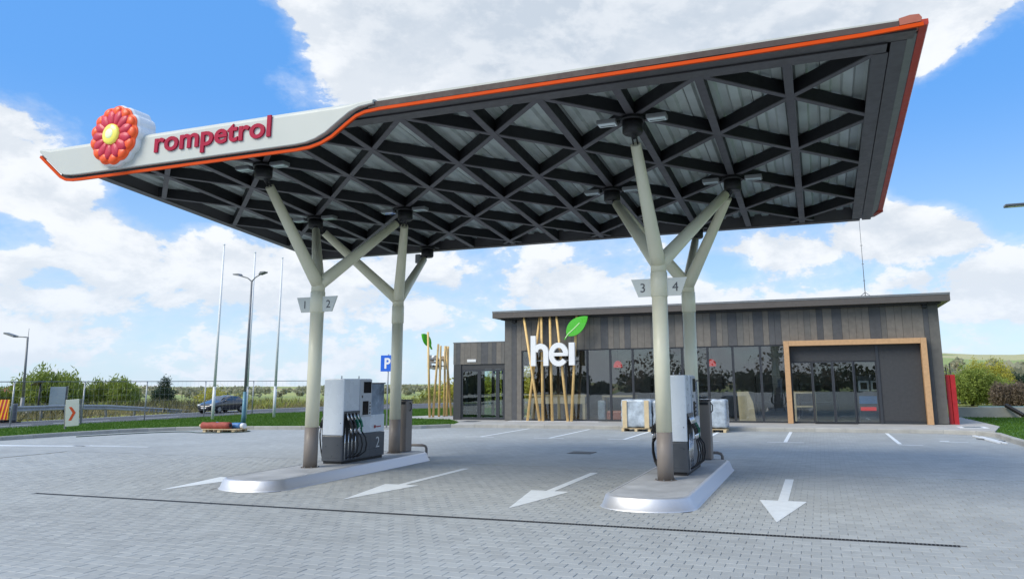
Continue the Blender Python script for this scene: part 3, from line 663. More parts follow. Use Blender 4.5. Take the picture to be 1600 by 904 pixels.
house('white house with an orange red roof at the left picture edge', -168, 116, 12, 9, 2.6, 1.8, -50)
house('small white house right of the orange roofed house at far left', -183, 131, 10, 7, 2.6, 1.4, -50, 2)

# ================================================================== CANOPY
X0, DI, Y0, DJ = 1.061, 1.195, 10.089, 1.074
def cz_(y): return 6.004 - .0821 * (y - Y0)
def node(i, j, dz=0): x = X0 - i * DI; y = Y0 + j * DJ; return Vector((x, y, cz_(y) + dz))
can = thing('canopy', 'large dark steel lattice canopy with off white lettered sign board over the pumps', 'canopy', (-6, 14, 6))
XL, XR, YF, YB = -13.42, 1.00, 9.98, 17.95; BH = .235
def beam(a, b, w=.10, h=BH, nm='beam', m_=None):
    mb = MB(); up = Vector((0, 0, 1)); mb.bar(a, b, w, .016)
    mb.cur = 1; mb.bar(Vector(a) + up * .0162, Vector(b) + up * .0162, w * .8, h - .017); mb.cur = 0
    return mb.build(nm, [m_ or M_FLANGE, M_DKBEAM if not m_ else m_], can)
def pl_(x, y, dz=0): return Vector((x, y, cz_(y) + dz))
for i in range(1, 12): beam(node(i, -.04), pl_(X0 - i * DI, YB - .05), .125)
def diag(c, fam):
    """clip lattice diagonal to i in [.1,12.05], j in [0,7.2]"""
    pts = []
    for i in np.linspace(.08, 12.08, 601):
        j = (i - c) if fam else (c - i)
        if 0 <= j <= 7.2: pts.append((i, j))
    if len(pts) < 12: return
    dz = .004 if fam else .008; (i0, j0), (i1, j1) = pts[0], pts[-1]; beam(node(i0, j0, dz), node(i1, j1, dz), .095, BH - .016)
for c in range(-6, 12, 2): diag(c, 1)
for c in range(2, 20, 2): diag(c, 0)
beam(pl_(XL - .1, 10.03, -.006), pl_(XR + .1, 10.03, -.006), .26, .3, 'edge_beam', M_DKFRAME)
beam(pl_(XL - .1, 18.0, -.006), pl_(XR + .1, 18.0, -.006), .2, .3, 'edge_beam', M_DKFRAME)
beam(pl_(XR + .03, 10.17, -.003), pl_(XR + .03, 17.89, -.003), .2, .3, 'edge_beam', M_DKFRAME)
beam(pl_(XL, 10.17, -.003), pl_(XL, 17.89, -.003), .2, .3, 'edge_beam', M_DKFRAME)
# corrugated deck sheets
dk_x = np.arange(XL, 1.35, .98)
for x0 in dk_x:
    mb = MB(); prof = []; x = x0; x1 = min(x0 + .975, 1.35)
    while x < x1 - .01:
        for dx, dz in ((0, 0), (.13, 0), (.165, .05), (.285, .05), (.32, 0)): prof.append((min(x + dx, x1), dz))
        x += .3249
    vs = []
    for y in (10.0, 18.1):
        for (px, dz) in prof: vs.append((px, y, cz_(y) + BH + .006 + dz))
    n = len(prof); mb.add(vs, [(k, k + 1, n + k + 1, n + k) for k in range(n - 1)]); mb.build('deck_sheet', M_DECK, can, recalc=False)
mb = MB(); mb.bar(pl_(XL, 14.0, 0), pl_(1.4, 14.0, 0), 1, .1); mb.v = []; mb.f = []; mb.mi = []; mb.sm = []
vs = [(x, y, cz_(y) + BH + .08 + dz) for dz in (-.012, .0) for (x, y) in ((XL, 10.15), (1.42, 10.15), (1.42, 18.1), (XL, 18.1))]
mb.add(vs, [(0, 3, 2, 1), (4, 5, 6, 7), (0, 1, 5, 4), (1, 2, 6, 5), (2, 3, 7, 6), (3, 0, 4, 7)]); mb.build('roof_sheet', M_GALVD, can)
# front soffit (dark tapered flange) and right-hand one
mb = MB(); a, b = XL - .02, 1.40
vs = [(a, 9.905, cz_(9.905) + .012), (b, 9.905, cz_(9.905) + .012), (b, 9.56, 5.985), (a, 9.56, 5.985), (a, 9.905, 6.2), (b, 9.905, 6.2), (b, 9.56, 6.10), (a, 9.56, 6.10)]
mb.add(vs, [(0, 1, 2, 3), (7, 6, 5, 4), (0, 4, 5, 1), (1, 5, 6, 2), (2, 6, 7, 3), (3, 7, 4, 0)]); mb.build('front_soffit', M_DKFRAME, can)
def strip(profile, ys, nm, m_):
    mb = MB(); vs = []; n = len(profile)
    for y in ys:
        for (x, dz) in profile: vs.append((x, y, cz_(y) + dz))
    fs = [tuple(range(n)), tuple(range(n, 2 * n))[::-1]] + [(k, (k + 1) % n, n + (k + 1) % n, n + k) for k in range(n)]
    mb.add(vs, fs); return mb.build(nm, m_, can)
strip([(1.145, .006), (1.33, .006), (1.33, .25), (1.145, .25)], (9.91, 18.05), 'end_soffit', M_DKFRAME)
M_BEV = mat('end_bevel_grey', (.18, .19, .185), .45, var=.08)
strip([(1.332, .010), (1.44, .022), (1.44, .2), (1.332, .2)], (9.80, 17.85), 'end_bevel', M_BEV)
strip([(1.443, .012), (1.53, .012), (1.545, .03), (1.545, .09), (1.443, .09)], (9.60, 17.45), 'end_strip', M_ORANGESH)
mb = MB(); mb.prism([(1.14, 18.07), (1.14, 17.9), (1.33, 17.86), (1.43, 17.46), (1.55, 17.46), (1.40, 17.95)], cz_(17.9) + .025, cz_(17.9) + .11, 'z'); mb.build('corner_cap', M_ORANGESH, can)
# fascia: orange light line, brown band, light trim
whiteline = [(-13.33, 6.06), (-12.78, 5.63), (-12.66, 5.57), (-12.5, 5.548), (-12.3, 5.54), (-10.0, 5.542), (-7.62, 5.548), (-7.42, 5.56), (-7.24, 5.60), (-7.05, 5.68), (-6.78, 5.86), (-6.62, 5.96), (-6.45, 6.02), (-6.2, 6.045)]
orangel = [(-13.37, 6.0), (-12.80, 5.555), (-12.66, 5.49), (-12.5, 5.468), (-12.3, 5.462), (-10.0, 5.468), (-7.60, 5.475), (-7.36, 5.49), (-7.15, 5.535), (-6.95, 5.62), (-6.70, 5.79), (-6.52, 5.90), (-6.36, 5.945), (-6.1, 5.962), (-4, 5.965), (-1, 5.97), (.8, 5.99), (1.47, 6.02)]
mb = MB(); mb.stroke(orangel, .047, 9.47, 9.505, 'y'); mb.build('orange_light_line', M_ORANGE, can)
mb = MB(); mb.stroke([(x, z + .05) for x, z in orangel[1:14]], .06, 9.50, 9.57, 'y'); mb.build('shadow_gap', M_BLACK, can)
mb = MB(); mb.prism([(-6.3, 5.99), (1.2, 6.022), (1.2, 6.10), (-6.3, 6.085)], 9.475, 9.60, 'y'); mb.build('fascia_band', M_TRIM, can)
mb = MB(); mb.prism([(-6.15, 6.088), (1.2, 6.103), (1.2, 6.125), (-6.15, 6.125)], 9.485, 9.70, 'y'); mb.build('light_trim', M_SIGNW, can)
M_PINK = mat('end_cap_salmon', (.40, .12, .075), .45, var=.05)
mb = MB(); mb.prism([(1.205, 6.04), (1.44, 6.055), (1.46, 6.10), (1.43, 6.15), (1.33, 6.155), (1.205, 6.13)], 9.47, 9.75, 'y'); mb.build('fascia_end_cap', M_PINK, can)
# sign board: lofted profile (face, rounded top)
sb = MB(); samples = []
for (xa, za), (xb, zb) in zip(whiteline, whiteline[1:]):
    k = max(1, int((xb - xa) / .25))
    for q in range(k): f = q / k; samples.append((xa + (xb - xa) * f, za + (zb - za) * f))
samples.append(whiteline[-1]); vs = []; NP = 10
for x, zb in samples:
    top = 6.135; th = max(0.02, min(.10, (top - zb) * .5)); fy = 9.43
    pr = [(9.60, zb), (fy + .01, zb), (fy, zb + .012)] + [(fy + .15 * (1 - math.cos(R_(a))), top - th + th * math.sin(R_(a))) for a in (0, 18, 36, 54, 72, 90)] + [(9.75, top)]
    vs += [(x, y, z) for y, z in pr]
n = len(samples); fs = [(i * NP + k, (i + 1) * NP + k, (i + 1) * NP + (k + 1) % NP, i * NP + (k + 1) % NP) for i in range(n - 1) for k in range(NP)] + [tuple(range(NP)), tuple((n - 1) * NP + k for k in range(NP))[::-1]]
sb.add(vs, fs, False); sign = sb.build('sign_board', M_SIGNW, can)
for p in sign.data.polygons:
    if abs(p.normal.x) > .9: p.use_smooth = False
# word on the sign board
for o in text_mesh('rompetrol', 'letter', M_CRIM, sign, width=2.44, height=.475, depth=.03, bold=.022, loc=(-10.52, 9.416, 5.745), face='y-', shear=0, anchor='l', per_char=True): pass
# flower emblem
em = MB(); cx, cz0 = -11.37, 6.12
def scallop(r, lobes, amp, ph=0, n=140): return [((r * (1 + amp * abs(math.cos(lobes / 2 * (a + ph)))) ) * math.cos(a), (r * (1 + amp * abs(math.cos(lobes / 2 * (a + ph))))) * math.sin(a)) for a in [2 * math.pi * k / n for k in range(n)]]
def disc(mb, pts, y0, y1, inset=.04):
    n = len(pts); vs = [(cx + x, y1, cz0 + z) for x, z in pts] + [(cx + x, y0 + .03, cz0 + z) for x, z in pts]
    r_ = [math.hypot(x, z) for x, z in pts]; vs += [(cx + x * (1 - inset / r), y0, cz0 + z * (1 - inset / r)) for (x, z), r in zip(pts, r_)] + [(cx, y0, cz0)]
    fs = []
    for k in range(n): k2 = (k + 1) % n; fs += [(k, k2, n + k2, n + k), (n + k, n + k2, 2 * n + k2, 2 * n + k), (2 * n + k, 2 * n + k2, 3 * n)]
    mb.add(vs, fs)
disc(em, scallop(.53, 13, .06), 9.335, 9.70, .02); emb = em.build('flower_emblem', M_ACRYL, sign)
mb = MB(); disc(mb, scallop(.505, 13, .065), 9.285, 9.332, .05); mb.build('orange_corolla', M_PETAL, sign)
mb = MB(); disc(mb, scallop(.33, 13, .05), 9.262, 9.283, .02); mb.build('crimson_ring', M_CRIM2, sign)
for k in range(13):
    for (rr, pr_, wd, y_, m_, ph) in ((.43, .09, .105, 9.272, M_PETAL, 0), (.30, .15, .098, 9.258, M_CRIM2, .5)):
        a = 2 * math.pi * (k + ph) / 13; c = Vector((cx + rr * math.cos(a), y_, cz0 + rr * math.sin(a))); ux = Vector((math.cos(a), 0, math.sin(a))); uz = Vector((-math.sin(a), 0, math.cos(a)))
        mb = MB(); vs = [c + Vector((0, -.016, 0))]; N = 16
        for ring, (s_, dy) in enumerate(((.72, -.010), (1.0, 0.012), (1.0, .03))):
            for q in range(N): th = 2 * math.pi * q / N; tap = 1 if math.cos(th) > 0 else .8; vs.append(c + ux * (pr_ * s_ * math.cos(th)) + uz * (wd * s_ * math.sin(th) * tap) + Vector((0, dy, 0)))
        fs = [(0, 1 + q, 1 + (q + 1) % N) for q in range(N)] + [(1 + r * N + q, 1 + (r + 1) * N + q, 1 + (r + 1) * N + (q + 1) % N, 1 + r * N + (q + 1) % N) for r in range(2) for q in range(N)]
        mb.add(vs, fs, True); mb.build('petal', m_, sign)
mb = MB()
def dome(mb, r, y0, bul):
    N = 24; vs = [(cx, y0 - bul, cz0)]
    for rr, yy in ((.5, y0 - bul * .85), (.85, y0 - bul * .5), (1, y0), (1, y0 + .06)):
        vs += [(cx + r * rr * math.cos(2 * math.pi * q / N), yy, cz0 + r * rr * math.sin(2 * math.pi * q / N)) for q in range(N)]
    mb.add(vs, [(0, 1 + q, 1 + (q + 1) % N) for q in range(N)] + [(1 + a * N + q, 1 + (a + 1) * N + q, 1 + (a + 1) * N + (q + 1) % N, 1 + a * N + (q + 1) % N) for a in range(3) for q in range(N)], True)
dome(mb, .185, 9.232, .03); mb.build('flower_core', M_YEL, sign)
mb = MB(); dome(mb, .09, 9.208, .016); mb.build('flower_core_centre', M_PALEYEL, sign)
# hubs with light fittings
HUBS = [(3, 1), (4, 4), (2, 4), (3, 7), (9, 1), (10, 4), (8, 4), (9, 7)]
for (i, j) in HUBS:
    p = node(i, j); mb = MB(); mb.tube([p + Vector((0, 0, z)) for z in (-.06, -.012)], .20, 20); mb.tube([p + Vector((0, 0, z)) for z in (-.27, -.24, -.06)], [.14, .165, .165], 20); h = mb.build('hub', M_BLKMET, can)
    if j != 7:
        for sg in (-1, 1):
            c = p + Vector((sg * .40, -.04, -.01)); mb = MB(); mb.bbox(c.x - .16, c.x + .16, c.y - .10, c.y + .10, c.z - .07, c.z + .0, .012); lf = mb.build('light_fitting', M_LAMPW, can)
            mb = MB(); mb.box(c.x - .14, c.x + .14, c.y - .08, c.y + .08, c.z - .078, c.z - .071); mb.build('lens', M_LAMPG, lf)
            mb = MB(); mb.box(c.x - .12, c.x + .12, c.y + .015, c.y + .03, c.z - .084, c.z - .079); mb.build('led_row', M_BLKMET, lf)
            mb = MB(); mb.tube([p + Vector((sg * .2, 0, -.04)), p + Vector((sg * .25, -.03, -.04))], .02, 8); mb.build('bracket', M_BLKMET, lf)
mb = MB(); p = node(9, 7); mb.bbox(p.x - .32, p.x - .18, p.y - .1, p.y + .05, p.z - .42, p.z - .18, .02); mb.build('camera_housing', M_LAMPW, can)

# ------------------------------------------------------------------ tree columns
def column(label, X, Y, hubs, plates=None):
    t = thing('branching_column', label, 'column', (X, Y, .17), 'branching steel columns under the canopy'); c = Vector((X, Y, 0))
    def V(z): return c + Vector((0, 0, z))
    mb = MB(); mb.tube([V(.17), V(.955)], .136, 28); mb.build('painted_base', M_TAUPE, t)
    mb = MB(); mb.tube([V(.17), V(.185)], .19, 20); mb.build('base_plate', M_TAUPE, t)
    for k in range(8):
        a = 2 * math.pi * k / 8; bx, by = X + .165 * math.cos(a), Y + .165 * math.sin(a); mb = MB(); mb.tube([(bx, by, .184), (bx, by, .205)], .012, 6); mb.build('anchor_bolt', M_GALVD, t)
    mb = MB(); mb.tube([V(.957), V(3.24)], .134, 28); mb.build('shaft', M_CREAM, t)
    mb = MB(); mb.tube([V(3.24), V(3.245), V(3.66), V(3.665)], [.136, .146, .146, .136], 28); mb.tube([V(3.66), V(3.93)], .136, 28, caps=True); mb.build('collar', M_CREAM, t)
    for (i, j) in hubs:
        h = node(i, j, -.18); s0 = V(3.80); d = (h - s0).normalized(); e = h - d * .27
        mb = MB(); mb.tube([s0, s0.lerp(e, .12), e], [.128, .128, .085], 24); mb.build('branch', M_CREAM, t)
        mb = MB()
        sd_ = d.cross(Vector((0, 0, 1))).normalized() * .035
        for sg in (-1, 1): mb.tube([e + sd_ * sg - d * .02, h + sd_ * sg + d * .02], .014, 8)
        mb.tube([h - d * .16, h + d * .05], .05, 10); mb.build('pin_joint', M_BLKMET, t)
    mb = MB(); mb.tube([V(3.78), V(3.9), V(4.02)], [.137, .137, .06], 24); mb.build('branch_knuckle', M_CREAM, t)
    if plates:
        for sg, n_ in zip((-1, 1), plates):
            mb = MB(); y = Y - .03; pts = [(X + sg * .13, 3.25), (X + sg * .37, 3.25), (X + sg * .49, 3.56), (X + sg * .13, 3.56)]; mb.prism(pts, y, y + .03, 'y'); pl2 = mb.build('number_plate', M_PLATE, t)
            text_mesh(n_, 'numeral', M_NUM, pl2, height=.155, depth=.004, bold=0, loc=(X + sg * .285, y - .003, 3.405), face='y-')
    return t
XA, XB, YC1, YC2 = -9.60, -2.52, 12.86, 16.02
column('front left cream branching column with plates 1 and 2', XA, YC1, [(9, 1), (10, 4), (8, 4)], '12')
column('rear left cream branching column behind the left pump, without number plates', XA, YC2, [(10, 4), (8, 4), (9, 7)])
column('front right cream branching column with plates 3 and 4', XB, YC1, [(3, 1), (4, 4), (2, 4)], '34')
column('rear right cream branching column hidden behind the front right one, without number plates', XB, YC2, [(4, 4), (2, 4), (3, 7)])

# ------------------------------------------------------------------ pump islands
def island(label, cx):
    t = thing('pump_island', label, 'island', (cx, 13.7, 0), 'raised pump islands')
    def outline(hw, y0, y1, ry):
        return [(cx + hw * math.cos(a), y1 + ry * math.sin(a)) for a in [math.pi * k / 18 for k in range(19)]] + [(cx - hw * math.cos(a), y0 - ry * math.sin(a)) for a in [math.pi * k / 18 for k in range(19)]]
    rings = [(.715, 0.0), (.71, .014), (.69, .018), (.63, .165), (.60, .184), (.57, .187)]
    vs = []; 
    for hw, z in rings: vs += [(x, y, z) for x, y in outline(hw, 11.22, 16.18, hw * .68)]
    n = 38; mb = MB(); mb.add(vs, [(r * n + k, r * n + (k + 1) % n, (r + 1) * n + (k + 1) % n, (r + 1) * n + k) for r in range(len(rings) - 1) for k in range(n)], True); mb.build('steel_edge', M_STEEL, t)
    mb = MB(); o_ = outline(.572, 11.22, 16.18, .572 * .68); mb.add([(x, y, .183) for x, y in o_], [tuple(range(n))]); mb.build('top_slab', M_ISL, t)
    return t
island('left pump island with rounded steel edge under columns 1 and 2', -9.49)
island('right pump island with rounded steel edge under columns 3 and 4', -2.47)

# ------------------------------------------------------------------ fuel pumps
def pump(label, cx, n_left, n_right, right_name='right'):
    y0, y1 = 13.48, 15.08; ym = 14.49; x0, x1 = cx - .25, cx + .25; z0 = .17
    t = thing('fuel_pump', label, 'fuel pump', (cx, 14.3, z0), 'fuel pumps on the islands')
    mb = MB(); mb.box(x0 + .03, x1 - .03, y0 + .03, y1 - .03, z0, z0 + .07); mb.build('plinth', M_BLACK, t)
    mb = MB(); mb.bbox(x0, x1, y0, y1, z0 + .065, .745, .012); mb.build('lower_cabinet', M_PUMPG, t)
    mb = MB(); mb.bbox(x0, x1, y0, ym, .752, 1.905, .018); mb.build('hydraulic_tower', M_PUMPW, t)
    mb = MB(); mb.bbox(x0 + .015, x1 - .015, ym + .004, y1, .752, 1.13, .012); mb.build('middle_panel', M_PUMPW, t)
    mb = MB(); mb.bbox(x0 + .03, x1 - .03, ym + .004, y1 - .01, 1.132, 1.80, .012); mb.build('wrapped_screen_unit', M_FILM2, t)
    mb = MB(); mb.bbox(x0 + .01, x1 - .01, ym + .004, y1 + .01, 1.79, 1.82, .006); mb.build('unit_top_rail', M_PUMPG, t)
    for sgx in (-1, 1):
        xx = x1 if sgx > 0 else x0
        for za, zb, ya, yb in ((.40, .403, y0 + .56, y1 - .01), (1.235, 1.238, y0 + .01, y0 + .555), (1.10, 1.103, y0 + .56, ym - .01)): mb = MB(); mb.box(xx - .001, xx + sgx * .0015, ya, yb, za, zb); mb.build('panel_seam', M_BLACK, t)
        for yy2 in (y0 + .57, ym + .0): mb = MB(); mb.box(xx - .001, xx + sgx * .0012, yy2 - .0015, yy2 + .0015, .25, .74); mb.build('panel_seam', M_BLACK, t)
    mb = MB(); mb.box(cx - .17, cx + .17, y0 - .0015, y0 + .001, .30, .303); mb.build('panel_seam', M_BLACK, t)
    mb = MB(); mb.tube([(cx + .19, y0 - .003, 1.0), (cx + .19, y0 + .002, 1.0)], .009, 10); mb.build('lock', M_BLACK, t)
    for yy in (y0 + .25, ym - .12): mb = MB(); mb.tube([(cx, yy, 1.90), (cx, yy, 1.965)], .012, 8); mb.build('lifting_eye', M_GALV, t)
    for sg, num in ((1, n_right), (-1, n_left)):
        X = x1 if sg > 0 else x0; f = 'x+' if sg > 0 else 'x-'
        def B(a, b, ya, yb, za, zb, nm, m_, bev=.004, par=None): mb = MB(); mb.bbox(X + sg * a, X + sg * b, ya, yb, za, zb, bev); return mb.build(nm, m_, par or t)
        # nozzle bay: recess box frame
        B(.002, .012, y0 + .01, y0 + .555, .62, 1.235, 'bay_back', M_BLACK); B(.012, .03, y0 + .01, y0 + .555, 1.19, 1.235, 'bay_lintel', M_PUMPG)
        B(.002, .02, y0 + .56, ym - .01, 1.10, 1.89, 'payment_panel', M_PUMPL)
        B(.0205, .026, y0 + .68, ym - .04, 1.60, 1.84, 'display', M_SCREEN); B(.0205, .026, y0 + .66, ym - .13, 1.14, 1.43, 'card_screen', M_SCREEN)
        for zz in (1.52, 1.50): B(.0205, .03, y0 + .62, y0 + .65, zz, zz + .03, 'indicator', M_BLACK, .002)
        for q in range(4): B(.0205, .032, ym - .09, ym - .06, 1.16 + q * .07, 1.19 + q * .07, 'keypad_button', M_BLACK, .002)
        # red logo: mark and word
        mb = MB(); mb.tube([(X - sg * .001, y0 + 1.20, .87), (X + sg * .002, y0 + 1.20, .87)], .035, 14); mb.v = [(v[0] if sg > 0 else v[0], v[1], v[2]) for v in mb.v]; mb.build('logo_mark', M_RED, t)
        text_mesh('rompetrol', 'logo_word', M_RED, t, width=.20, depth=.003, bold=.02, loc=(X - sg * .0135, y0 + 1.20 + sg * .17, .865) if False else (X - sg * .010, y0 + 1.35, .865), face=f)
        text_mesh(num, 'numeral', M_WHITE, t, height=.225, depth=.006, bold=-.01, loc=(X + sg * .002, y0 + 1.32, .535), face=f)
        # nozzles and hoses
        for q in range(4):
            yy = y0 + .085 + q * .125; mcol = M_GREEN if q >= 2 else M_BLACK
            mb = MB(); mb.bar((X + sg * .03, yy, 1.13), (X + sg * .10, yy + .01, 1.00), .05, .05, up=(0, 1, 0)); mb.bar((X + sg * .10, yy + .01, 1.02), (X + sg * .13, yy + .02, .90), .045, .04, up=(0, 1, 0)); nz = mb.build('nozzle', mcol, t)
            mb = MB(); mb.tube([(X + sg * .025, yy, 1.20), (X + sg * .045, yy, 1.13), (X + sg * .075, yy, 1.06)], [.014, .016, .022], 10); mb.build('spout', M_CHROME, nz)
            mb = MB(); mb.tube([(X + sg * .10, yy - .02, 1.0), (X + sg * .155, yy - .02, .97), (X + sg * .15, yy - .02, .90), (X + sg * .12, yy - .02, .88)], .009, 8); mb.build('trigger_guard', mcol, nz)
            mb = MB(); mb.tube([(X + sg * .125, yy + .02, .90), (X + sg * .13, yy + .02, .80)], [.019, .017], 10); mb.build('swivel', M_CHROME if q < 3 else M_GREEN, nz)
            pts = [(X + sg * .13, yy + .02, .82), (X + sg * (.15 + .02 * q), yy + .05, .70), (X + sg * (.16 + .02 * q), yy + .09, .55), (X + sg * (.13 + .02 * q), yy + .085, .40), (X + sg * .08, yy + .05, .32), (X + sg * .03, yy + .0, .30)]
            mb = MB(); mb.tube(pts, .0145, 10); mb.build('hose', M_BLACK, t)
            mb = MB(); mb.tube([(X + sg * .018, yy - .03, .26), (X + sg * .022, yy - .03, .90)], .011, 8); mb.build('hose_rail', M_CHROME, t)
    return t
pump('left white and charcoal fuel pump numbered 2 with black and green nozzles', -9.548, '1', '2')
pump('right white and charcoal fuel pump seen end on beside the front right column', -2.485, '3', '4')

# cabinets and hoop guards at the far island ends
def cabinet(label, x0, x1):
    cx, cy, y0, y1 = (x0 + x1) / 2, 16.42, 16.27, 16.56
    t = thing('waste_bin', label, 'bin', (cx, cy, .17), 'tall taupe bins on the islands')
    mb = MB(); mb.bbox(x0, x1, y0, y1, .19, 1.38, .015); mb.build('cabinet_body', M_TAUPE, t)
    mb = MB(); mb.box(x0 + .02, x1 - .02, y0 + .02, y1 - .02, .168, .192); mb.build('plinth', M_BLACK, t)
    mb = MB(); mb.bbox(x0 - .01, x1 + .01, y0 - .01, y1 + .01, 1.385, 1.41, .006); mb.build('lid', M_BLKMET, t)
    mb = MB(); mb.bbox(x0 + .03, x1 - .03, y0 - .008, y0 - .001, 1.30, 1.36, .003); mb.build('slot', M_BLACK, t)
    mb = MB(); mb.tube([(x1, cy, 1.34), (x1 + .04, cy, 1.30), (x1 + .04, cy, 1.18), (x1 + .003, cy, 1.14)], .012, 8); mb.build('handle', M_BLACK, t)
cabinet('tall taupe bin behind the rear left column on the left island', -9.72, -9.44)
cabinet('tall taupe bin beside the rear right column on the right island', -2.47, -2.21)
def guard(label, cx, cy):
    t = thing('hoop_guard', label, 'guard rail', (cx, cy, .0), 'low tube guards at the island ends')
    mb = MB(); mb.tube([(cx - .25, cy, .0), (cx - .25, cy, .22), (cx - .22, cy, .27), (cx - .15, cy, .29), (cx + .15, cy, .29), (cx + .22, cy, .27), (cx + .25, cy, .22), (cx + .25, cy, .0)], .032, 12); mb.build('hoop', M_TAUPE, t)
    for s_ in (-1, 1): mb = MB(); mb.box(cx + s_ * .25 - .07, cx + s_ * .25 + .07, cy - .07, cy + .07, .0, .012); mb.build('foot_plate', M_TAUPE, t)
guard('low taupe tube guard behind the left island bin', -9.50, 16.95); guard('low taupe tube guard behind the right island bin', -2.30, 16.75)

# ================================================================== SHOP
FY = 31.8
shop = thing('shop_building', 'single storey shop clad in grey brown planks with full height glazing and overhanging flat roof', 'shop', (-4.5, 36, .13))
def SB(x0, x1, y0, y1, z0, z1, nm, m_, bev=None, par=None):
    mb = MB(); (mb.bbox(x0, x1, y0, y1, z0, z1, bev) if bev else mb.box(x0, x1, y0, y1, z0, z1)); return mb.build(nm, m_, par or shop)
BY = 42.0
# structure behind the cladding
SB(-13.38, 4.38, FY + .05, FY + .25, 3.22, 4.60, 'wall_core', M_SOFF)
SB(-13.38, -12.65, FY + .05, FY + .25, .13, 3.22, 'wall_core', M_SOFF); SB(3.9, 4.38, FY + .05, FY + .25, .13, 3.22, 'wall_core', M_SOFF)
SB(4.2, 4.38, FY + .25, BY, .13, 4.60, 'side_wall', M_PLM); SB(-13.38, -13.2, FY + .25, 37.9, 3.5, 4.60, 'side_wall', M_PLM); SB(-13.38, -13.2, 34.9, BY, .13, 4.598, 'side_wall', M_PLM); SB(-13.37, 4.37, BY, BY + .2, .13, 4.60, 'rear_wall', M_PLM)
SB(-13.2, 4.2, 37.5, 37.7, .14, 4.5, 'interior_wall', M_INTW); SB(-13.2, 4.2, FY + .3, 37.5, 3.35, 3.4, 'interior_ceiling', M_INTW); SB(-13.2, 4.2, FY + .02, 37.5, .10, .142, 'interior_floor', M_INTF)
# roof
SB(-13.78, 4.78, 31.18, BY + .6, 4.66, 4.97, 'roof', M_ROOF)
SB(-13.79, 4.79, 31.165, 31.178, 4.90, 4.975, 'roof_drip_edge', M_GALVD)
SB(-13.5, 4.5, 31.5, FY + .3, 4.59, 4.655, 'soffit', M_SOFF)
# planks: (list of x edges, tone string)
E1 = [-13.42, -13.07, -12.83, -12.6, -12.35, -12.1, -11.89, -11.61, -11.32, -11.08, -10.8, -10.48, -10.24, -9.93, -9.61, -9.38, -9.18, -8.87, -8.54, -8.30, -8.04, -7.81, -7.54, -7.24, -6.94, -6.66, -6.50, -6.24, -5.94, -5.62, -5.29, -5.02, -4.7, -4.43, -4.14, -3.89, -3.66, -3.43, -3.07, -2.81, -2.58, -2.41, -2.03, -1.8, -1.57, -1.32, -1.0, -.68, -.44, -.2, .04, .28, .62, .97, 1.22, 1.49, 1.72, 1.98, 2.39, 2.59, 2.89, 3.15, 3.49, 3.88, 4.06, 4.42]
T1 = 'MDTTMTTDMTTMDMTTTDTMTDTTTMTTMTDTTTDTMDMTTDTDDTTTMTDTDTTTTDMTTTTDM'
TM = {'T': M_PLT, 'M': M_PLM, 'D': M_PLD}
for k in range(len(E1) - 1):
    full = k < 3 or k >= len(E1) - 3; z0 = .15 if full else 3.205
    SB(E1[k] + .004, E1[k + 1] - .004, FY - .03 + random.uniform(-.004, .004), FY + .05, z0, 4.585, 'plank', TM[T1[k % len(T1)]])
# low annex with glazed entrance
AX0, AX1 = -16.02, -13.43
E2 = [-16.02, -15.88, -15.66, -15.44, -15.14, -14.81, -14.6, -14.26, -14.06, -13.84, -13.6, -13.43]; T2 = 'MDTTTMDMDTM'
for k in range(len(E2) - 1): SB(E2[k] + .003, E2[k + 1] - .003, FY - .02, FY + .05, 2.64, 3.62, 'plank', TM[T2[k]])
SB(-16.0, -13.4, FY + .051, 34.8, 3.55, 3.62, 'annex_roof', M_SOFF); SB(-16.04, -13.43, FY - .035, FY + .06, 3.62, 3.66, 'annex_coping', M_GALVD)
SB(-16.0, -13.4, FY + .051, FY + .2, 2.64, 3.55, 'annex_lintel', M_SOFF); SB(-16.0, -13.4, 34.7, 34.8, 2.64, 3.55, 'annex_lintel', M_SOFF); SB(-15.6, -13.2, FY + .2, 34.7, 2.58, 2.62, 'annex_ceiling', M_HOUSE)
SB(-16.0, -15.62, FY - .015, FY + .2, .15, 2.635, 'annex_pier', M_PANEL); SB(-16.0, -15.9, FY + .2, 34.8, .15, 2.635, 'annex_side_wall', M_PANEL); SB(-16.0, -13.4, FY, 34.7, .12, .146, 'annex_floor', M_INTF)
SB(-15.3, -14.85, FY - .05, FY - .022, 2.74, 2.86, 'small_sign', M_WHITE, .004)
def window(x0, x1, z0, z1, y, fr=.045, nm='window', glass=M_GLASS, par=None, split=None, dp=.07):
    mb = MB(); mb.box(x0, x0 + fr, y, y + dp, z0, z1); mb.box(x1 - fr, x1, y, y + dp, z0, z1); mb.box(x0 + fr, x1 - fr, y + .002, y + dp - .002, z0, z0 + fr * 1.3); mb.box(x0 + fr, x1 - fr, y + .002, y + dp - .002, z1 - fr, z1)
    if split: mb.box(x0 + fr, x1 - fr, y + .004, y + dp - .004, split - fr / 2, split + fr / 2)
    o = mb.build(nm, M_ALU, par or shop); mb = MB(); mb.box(x0 + fr, x1 - fr, y + dp * .4, y + dp * .4 + .012, z0 + fr * 1.3, z1 - fr); mb.build('pane', glass, o); return o
for a, b, nm in ((-15.62, -14.72, 'door'), (-14.715, -13.80, 'door'), (-13.795, -13.45, 'window')): window(a, b, .15, 2.40, FY + .03, .08, nm, M_GLASSL)
SB(-15.62, -13.44, FY + .03, FY + .12, 2.405, 2.635, 'transom', M_PANEL)
for a in (-15.85, -15.3, -14.75, -14.2): window(a, a + .545, .15, 2.62, 34.72, .07, 'window', M_GLASSL)
for a in (32.1, 33.0, 33.9): mb = MB(); mb.box(-15.5, -15.42, a, a + .08, .15, 2.6); mb.build('inner_frame_post', M_ALU, shop)
